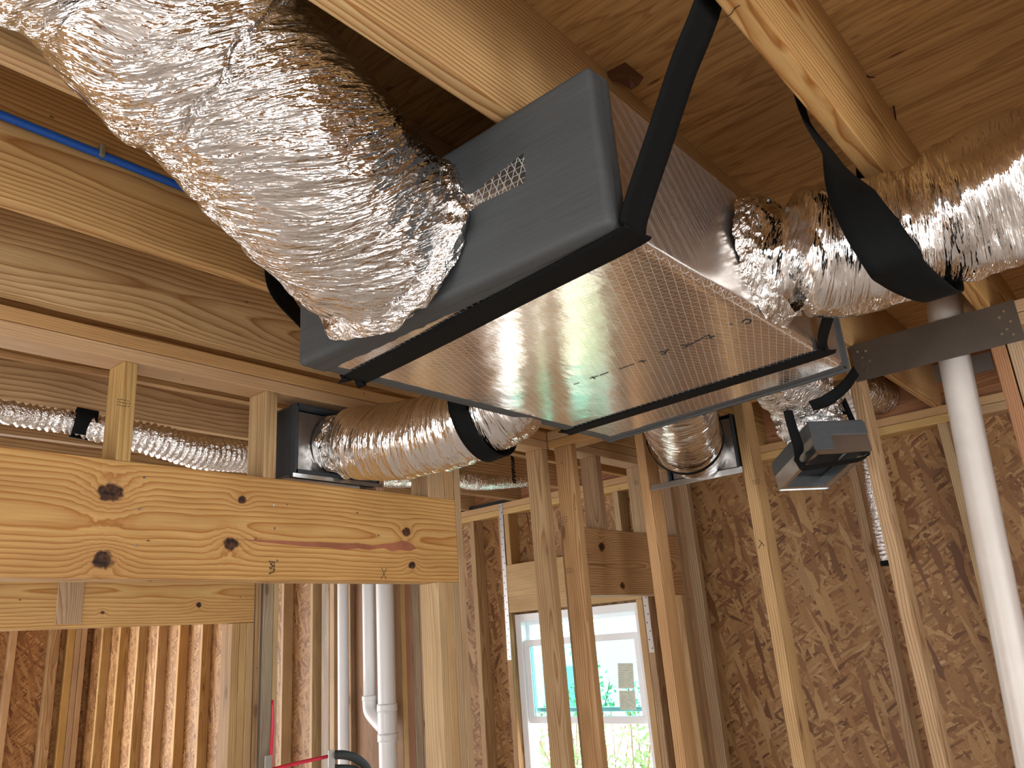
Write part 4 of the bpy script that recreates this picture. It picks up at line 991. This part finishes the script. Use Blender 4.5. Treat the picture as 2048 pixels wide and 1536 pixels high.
pipe('straight_pipe', [tuple(pbot), tuple(ptop)], .0445, M_pvc_old, vp, seg=40)
e0 = ptop; R_ = .085; arc = []
for k in range(9):
    a = math.radians(k * 78 / 8); arc.append(tuple(e0 + Vector((R_ * (1 - math.cos(a)), -.15 * R_ * (1 - math.cos(a)), R_ * math.sin(a) * 1.15))))
arc = [tuple(e0 - pdir * .002)] + arc[1:] + [tuple(Vector(arc[-1]) + Vector((.10, -.01, .015)))]
elb = tube('elbow', arc, [.051] * len(arc), M_pvc_old, vp, step=.012, seg=36, cap=True, ref=(1, .3, 0))
tube('elbow_socket', [tuple(e0 - pdir * .035), tuple(e0 + pdir * .002)], [.0545, .0545], M_pvc_old, elb, step=.02, seg=36, cap=True, ref=(1, 0, 0))
tube('primer_ring', [tuple(e0 - pdir * .041), tuple(e0 - pdir * .035)], [.0462, .0462], M_purple, elb, step=.02, seg=36, cap=True, ref=(1, 0, 0))
tag(bm_obj('tin_flashing', box_bm(.002, .23, .08), simple('grey_tin', (.35, .37, .38), .45, .7), loc=tuple(at(1925, 735, x=3.773))), 'grey sheet-metal piece behind the white vent pipe under the ceiling', 'flashing')
# branching stack in the rear room
XP = 3.62
sx_ = at(772, 1300, x=XP); bx_ = at(738, 1300, x=XP)
st = empty('drain_stack', (XP, sx_.y, .5), 'pair of white drain pipes joining in a wye fitting at the lower centre-left', 'pipe')
rs = .5 * (Vector(at(757, 1300, x=XP)) - Vector(at(787, 1300, x=XP))).length * .78; rb = .5 * (Vector(at(728, 1300, x=XP)) - Vector(at(748, 1300, x=XP))).length * .78
zt = 2.6
pipe('stack_pipe', [(XP, sx_.y, 0), (XP, sx_.y, zt)], rs, M_pvc, st, seg=36)
zb1 = at(738, 1400, x=XP).z; zb2 = at(745, 1440, x=XP).z; zb3 = at(770, 1455, x=XP).z
pipe('branch_pipe', [(XP, bx_.y, zb1), (XP, bx_.y, zt)], rb, M_pvc, st, seg=30)
tube('branch_elbow', [(XP, bx_.y, zb1 + .004), (XP, bx_.y, zb1 - .035), (XP - .004, bx_.y + (sx_.y - bx_.y) * .10, zb1 - .075), (XP - .004, bx_.y + (sx_.y - bx_.y) * .45, zb1 - .125), (XP, sx_.y, zb1 - .19)], [rb * 1.15] * 5, M_pvc, st, step=.012, seg=30, cap=True, ref=(1, 0, 0))
tube('branch_socket', [(XP, bx_.y, zb1 + .028), (XP, bx_.y, zb1 - .004)], [rb * 1.24] * 2, M_pvc, st, step=.02, seg=30, cap=True, ref=(1, 0, 0))
for (pa, pb_) in ((1407, 1422), (1466, 1482)):
    tube('stack_socket', [(XP, sx_.y, at(770, pa, x=XP).z), (XP, sx_.y, at(770, pb_, x=XP).z)], [rs * 1.13] * 2, M_pvc, st, step=.02, seg=36, cap=True, ref=(1, 0, 0))
tube('wye_body', [(XP, sx_.y, at(770, 1420, x=XP).z), (XP, sx_.y, at(770, 1470, x=XP).z)], [rs * 1.06] * 2, M_pvc, st, step=.02, seg=36, cap=True, ref=(1, 0, 0))
tp_ = at(686, 1300, x=3.60); pipe('vent_pipe', [(3.60, tp_.y, 0), (3.60, tp_.y, 2.69)], .5 * (Vector(at(678, 1300, x=3.6)) - Vector(at(695, 1300, x=3.6))).length * .78, M_pvc, label='single thin white pipe standing left of the branching drain pipes', cat='pipe')
# pex and foam sleeve group near the bottom edge
YR = 3.39
pr = empty('red_water_pipe', tuple(at(545, 1500, y=YR)), 'thin red water tube running up and across near the bottom edge', 'pipe')
tube('rising_tube', [at(541, 1545, y=3.36), at(543, 1500, y=3.37), at(545.5, 1455, y=3.38), at(545, 1400, y=3.385)], [.0085, .0085, .0085, .004], M_redp, pr, step=.02, seg=14, cap=True, ref=(1, 0, 0))
tube('crossing_tube', [at(540, 1540, y=3.30), at(600, 1525, y=3.31), at(656, 1513, y=3.32)], [.008] * 3, M_redp, pr, step=.02, seg=14, cap=True)
for (a, b, c, d), lb in zip(((530, 543, 1512, 1560), (656.5, 669.5, 1501, 1560)), ('small steel guard plate left of the red tube end', 'small steel guard plate at the mouth of the black foam sleeve')):
    p = at(a, c, y=YR - .09); q = at(b, d, y=YR - .09)
    gp = bm_obj('guard_plate', box_bm(abs(q.x - p.x), .002, abs(q.z - p.z), .0005), M_strapmetal, loc=tuple((p + q) / 2)); tag(gp, lb, 'plate', 'steel guard plates')
sl = empty('foam_pipe_sleeve', tuple(at(700, 1515, y=3.31)), 'curved black foam insulated pipe near the bottom edge', 'pipe')
tube('foam_tube', [at(667, 1509.5, y=3.31), at(690, 1510, y=3.31), at(712, 1517, y=3.31), at(732, 1534, y=3.31), at(742, 1560, y=3.31)], [.020] * 5, M_insul, sl, step=.012, seg=20, cap=True)
sl2 = tube('foam_pipe_sleeve', [at(667, 1538, y=3.32), at(700, 1539, y=3.32), at(722, 1548, y=3.32), at(735, 1570, y=3.32)], [.020] * 4, M_insul, None, step=.012, seg=20, cap=True)
tag(sl2, 'second black foam sleeve just below the first at the bottom edge', 'pipe')
# blue pex along joist at y=1.487
by = 1.525 - T - .011
bp = empty('blue_water_pipe', (.5, by, 2.96), 'bright blue water tube clipped along a joist at the upper left', 'pipe')
q0 = at(0, 229, y=by); q1 = at(430, 400, y=by); dq = (q1 - q0)
tube('blue_tube', [tuple(q0 - dq * 4), tuple(q0 - dq * 1), tuple(q0), tuple(q1), tuple(q1 + dq * .8)], [.0088] * 5, M_blue, bp, step=.05, seg=16, cap=True)
cp = at(202, 304, y=by); bm = bmesh.new(); box_bm(.011, .026, .028, .003, 2, bm); bm_obj('pipe_clip', bm, M_clip, bp, mw=Matrix.Translation((cp.x, by + .001, cp.z)))

# ================================================================== SMALL METAL, WRITING, SCRAPS
def punched_strap(p, q, w, label, nrm=(-1, 0, 0)):
    """steel coil strap with a row of dark holes"""
    p, q = Vector(p), Vector(q); o = empty('punched_steel_strap', tuple(q), label, 'strap', 'punched steel straps')
    d = (q - p); L = d.length; d.normalize(); nrm = Vector(nrm); s = d.cross(nrm).normalized()
    M = Matrix(((d.x, s.x, nrm.x, (p.x + q.x) / 2), (d.y, s.y, nrm.y, (p.y + q.y) / 2), (d.z, s.z, nrm.z, (p.z + q.z) / 2), (0, 0, 0, 1)))
    bm_obj('strap_band', box_bm(L, w, .0016, .0004), M_strapmetal, o, mw=M)
    n = int(L / .038)
    for k in range(n):
        c = p + d * (k + .5) * (L / n) + s * (w * .2 * (-1) ** k) + nrm * .0009
        bm = bmesh.new(); bmesh.ops.create_cone(bm, cap_ends=True, segments=10, radius1=.0034, radius2=.0034, depth=.0012)
        bm_obj('nail_hole', bm, M_hole, o, mw=Matrix.Translation(c) @ nrm.to_track_quat('Z', 'Y').to_matrix().to_4x4())
xs = XF - .001
punched_strap(at(1001, 1007, x=xs), at(1019, 1320, x=xs), .030, 'long punched steel strap running down the stud left of the window')
punched_strap(at(1287, 1170, x=xs), at(1304, 1305, x=xs), .030, 'punched steel strap on the stud right of the window, below the orange header')
# black strap lying on top of the outer plate
tag(bm_obj('dark_strip', box_bm(.03, .5, .016), M_dark, loc=(3.735, 3.40, 2.785)), 'thin dark strip lying on the outer wall plate left of the window', 'strip')
# stencilled lumber mark on the joist beyond wall A
yj = 2.34 - T - .0006
def glyphs(x0_, z0_, dx, dz, rows, seed, w=.0045):
    rr = random.Random(seed); out = []
    for i in range(rows):
        z = z0_ - dz * i; a = [(x0_ + dx * rr.random(), yj, z - dz * .85 * rr.random()) for _ in range(4)]
        out.append(a); out.append([(x0_, yj, z), (x0_ + dx * rr.random(), yj, z - dz * .3 * rr.random())])
    return out
jm = at(1024, 912, y=yj); jm2 = at(1031, 966, y=yj)
mk = strokes('lumber_ink_mark', glyphs(jm.x - .010, jm.z - .004, .026, (jm.z - jm2.z) / 15 * 1.0, 15, 4), .005, M_ink, byl('first floor joist seen beyond'))
def stamp(px, py, plane, v, sgn=(0, -1, 0), scale=1.0, label=''):
    """small printed grade stamp on a wood face; marks belong to the board they sit on"""
    k = {plane: v}; c = at(px, py, **k); rr = random.Random(int(px)); L = []
    ax_ = Vector((1, 0, 0)) if plane == 'y' else Vector((0, -1, 0)); w = .030 * scale
    for r_ in range(3):
        z = -.008 * r_ * scale; u = -w / 2
        while u < w / 2:
            ln_ = .003 + .005 * rr.random(); L.append([c + ax_ * u + Vector((0, 0, z)), c + ax_ * (u + ln_ * .7) + Vector((0, 0, z + .003 * (rr.random() - .5)))]); u += ln_ + .0015
    return strokes('grade_stamp', L, .0014, M_ink, byl(label), sgn)
stamp(247, 800, 'y', YA - .0004, label='first short cripple stud from the left')
stamp(1127, 1035, 'x', XC - .0002, (-1, 0, 0), 1.2, 'right post of the corner pair')
stamp(1138, 1137, 'x', XC - .0002, (-1, 0, 0), 1.0, 'right post of the corner pair')
stamp(1272, 962, 'y', YC - .0002, label='right cripple stud above the orange pine header')
stamp(1512, 960, 'x', XC - .0002, (-1, 0, 0), .8, 'partition stud right of the small round boot duct')
strokes('pencil_mark', [[at(1518, 1080, x=XC - .0002), at(1529, 1092, x=XC - .0002)], [at(1524, 1085, x=XC - .0002), at(1517, 1097, x=XC - .0002)]], .002, M_ink, byl('partition stud right of the small round boot duct'), (-1, 0, 0))
# torn brown scrap between joist and subfloor
def scrap():
    p = [at(1210, 146, z=3.058), at(1250, 125, z=3.058), at(1287, 155, z=3.03), at(1276, 172, z=3.0), at(1240, 165, z=3.02), at(1224, 162, z=3.03), at(1255, 150, z=3.01), at(1262, 180, z=2.99)]
    vs = [tuple(v) for v in p]; vs += [(v[0] + .002, v[1], v[2] + .002) for v in vs]
    fs = [(0, 1, 6, 5), (1, 2, 3, 6), (5, 6, 4), (6, 3, 7, 4)]; fs += [tuple(i + 8 for i in f[::-1]) for f in fs]
    return tag(mesh_obj('torn_scrap', vs, fs, M_scrap), 'brown torn scrap sticking out between a joist and the plywood above', 'scrap')
scrap()
for (a, b), lb in ((((1720, 146), (1750, 155)), 'bent rusty nail poking from the plywood beside the right joist, upper one'), (((1787, 212), (1792, 243)), 'rusty nail poking from the plywood beside the right joist, lower one'), (((1504, 402), (1516, 418)), 'small dark nail tip beside the far part of the middle joist')):
    p, q = at(*a, z=3.055), at(*b, z=3.045); tag(tube('nail', [tuple(p), tuple((p + q) / 2 + Vector((0, 0, -.004))), tuple(q)], [.002, .002, .001], M_nail, None, step=.01, seg=8, cap=True), lb, 'nail')
tag(strokes('loose_thread', [[at(1452, 34, z=ZJ - .001), at(1462, 28, z=ZJ - .001), at(1470, 16, z=ZJ - .001), at(1480, 10, z=ZJ - .001)]], .0012, M_nail, None, (0, 0, -1)), 'thin dark thread across the underside of the right joist', 'thread')

# ================================================================== WINDOW AND OUTSIDE
wy0, wy1, wz0, wz1 = WIN['y0'], WIN['y1'], WIN['z0'], WIN['z1']
XW = 3.80
win = empty('window_1', (XW, (wy0 + wy1) / 2, wz0)); win['kind'] = 'structure'
def wbox(name, x, y, z, mat=M_vinyl, bev=.002): 
    bm = bmesh.new(); box_bm(x[1] - x[0], y[1] - y[0], z[1] - z[0], bev, 2, bm, (sum(x) / 2, sum(y) / 2, sum(z) / 2)); return bm_obj(name, bm, mat, win)
fw = .045
wbox('frame', (XW - .03, XW + .06), (wy0, wy0 + fw), (wz0, wz1)); wbox('frame', (XW - .03, XW + .06), (wy1 - fw, wy1), (wz0, wz1))
wbox('frame', (XW - .03, XW + .06), (wy0 + fw, wy1 - fw), (wz1 - fw, wz1)); wbox('frame', (XW - .03, XW + .06), (wy0 + fw, wy1 - fw), (wz0, wz0 + fw))
zr1, zr0 = at(1180, 1274, x=XW).z, at(1180, 1440, x=XW).z
def sash(x, z0_, z1_, nm, w=.038):
    a, b = wy0 + fw, wy1 - fw
    wbox(nm, (x, x + .025), (a, b), (z1_ - w, z1_)); wbox(nm, (x, x + .025), (a, b), (z0_, z0_ + w)); wbox(nm, (x, x + .025), (a, a + w), (z0_ + w, z1_ - w)); wbox(nm, (x, x + .025), (b - w, b), (z0_ + w, z1_ - w))
    wbox('pane', (x + .010, x + .014), (a + w, b - w), (z0_ + w, z1_ - w), M_glass, 0)
sash(XW + .022, zr0 + .04, wz1 - fw, 'upper_sash', .022)
sash(XW - .012, zr0 - .018, zr1 + .01, 'lower_sash')
lb_ = empty('window_label', tuple(at(1252, 1370, x=XW - .014)), 'pair of pale printed paper labels stuck on the window glass', 'label')
for (a, b, c, d) in ((1235, 1266, 1326, 1377), (1238, 1270, 1381, 1420)):
    xg = XW - .0135 + .0105
    P_ = [at(a, c, x=xg), at(b, c, x=xg), at(b + 3, d, x=xg), at(a + 2, d, x=xg)]
    sh_ = flat_patch('label_sheet', P_, M_paper, lb_, (-1, 0, 0), .0006)
    rr = random.Random(a); LL = []
    for k in range(9):
        py = c + (d - c) * (k + 1) / 10.5; u = a + 4
        while u < b - 3:
            w_ = 3 + rr.random() * 9; LL.append([at(u, py, x=xg - .001), at(min(u + w_, b - 2), py, x=xg - .001)]); u += w_ + 2 + rr.random() * 8
    strokes('label_print', LL, .0016, simple('grey_print', (.25, .28, .25), .8), sh_, (-1, 0, 0), .0004)
# outside: ground, neighbour's pale house, shrub
slab('ground', (3.9, -14, -.62), (30, 24, -.6), M_ground)
hs = empty('neighbour_house', (11.5, 8.0, -.6), 'pale siding house seen hazily through the window glass', 'house')
bm = bmesh.new(); box_bm(3, 7.5, 5.2, bm=bm, c=(12.5, 9.5, 2.0)); bm_obj('siding_wall', bm, M_siding, hs)
bm = bmesh.new(); box_bm(3.8, 8.3, .25, bm=bm, c=(12.5, 9.5, 4.7)); bm_obj('roof', bm, simple('grey_roof', (.35, .36, .38), .8), hs)
for yy, zz in ((8.0, 3.0), (9.6, 3.0), (8.4, .9)):
    bm = bmesh.new(); box_bm(.06, .9, 1.2, bm=bm, c=(10.98, yy, zz)); w_ = bm_obj('house_window', bm, simple('dim_pane', (.2, .28, .3), .1), hs)
def shrub(cx, cy, h, rad, seed, label):
    rr = random.Random(seed); o = empty('leafy_shrub', (cx, cy, -.6), label, 'shrub')
    vs, fs = [], []; bv, bf_ = [], []
    for b_ in range(26):
        a = rr.random() * 6.28; rad2 = rad * (.3 + .7 * rr.random()); tip = Vector((cx + rad2 * math.cos(a), cy + rad2 * math.sin(a), -.6 + h * (.55 + .45 * rr.random())))
        base = Vector((cx + .1 * math.cos(a), cy + .1 * math.sin(a), -.6))
        mid = (base + tip) / 2 + Vector((rr.uniform(-.15, .15), rr.uniform(-.15, .15), .1)); C = spline([base, mid, tip], 24)
        for p, q in zip(C, C[1:]):
            r_ = .007; k = len(bv)
            for pt in (p, q):
                for e in range(3): bv.append(pt + Vector((r_ * math.cos(e * 2.09), r_ * math.sin(e * 2.09), 0)))
            for e in range(3): bf_.append((k + e, k + (e + 1) % 3, k + 3 + (e + 1) % 3, k + 3 + e))
        for c_ in C[5:]:
            for _ in range(5):
                d = Vector((rr.gauss(0, 1), rr.gauss(0, 1), rr.gauss(0, .7))).normalized(); p = c_ + d * rr.random() * .12; s_ = .028 + .03 * rr.random()
                u = Vector((rr.gauss(0, 1), rr.gauss(0, 1), rr.gauss(0, 1))).normalized(); v = u.cross(d).normalized() * .42; k = len(vs)
                vs += [p, p + u * s_ * .5 + v * s_ * .9, p + u * s_ * 1.4, p + u * s_ * .5 - v * s_ * .9, p + u * s_ * .7 + u.cross(v) * .12 * s_]
                fs += [(k, k + 1, k + 4), (k + 1, k + 2, k + 4), (k + 2, k + 3, k + 4), (k + 3, k, k + 4)]
    mesh_obj('foliage', vs, fs, M_leaf, o)['kind'] = 'stuff'; mesh_obj('branches', bv, bf_, M_bark, o)['kind'] = 'stuff'
shrub(6.0, 4.1, 2.35, .9, 5, 'pale green leafy shrub outside the open lower part of the window, nearer one')
shrub(7.3, 5.6, 2.5, 1.0, 8, 'pale green leafy shrub outside the window, behind the nearer one')
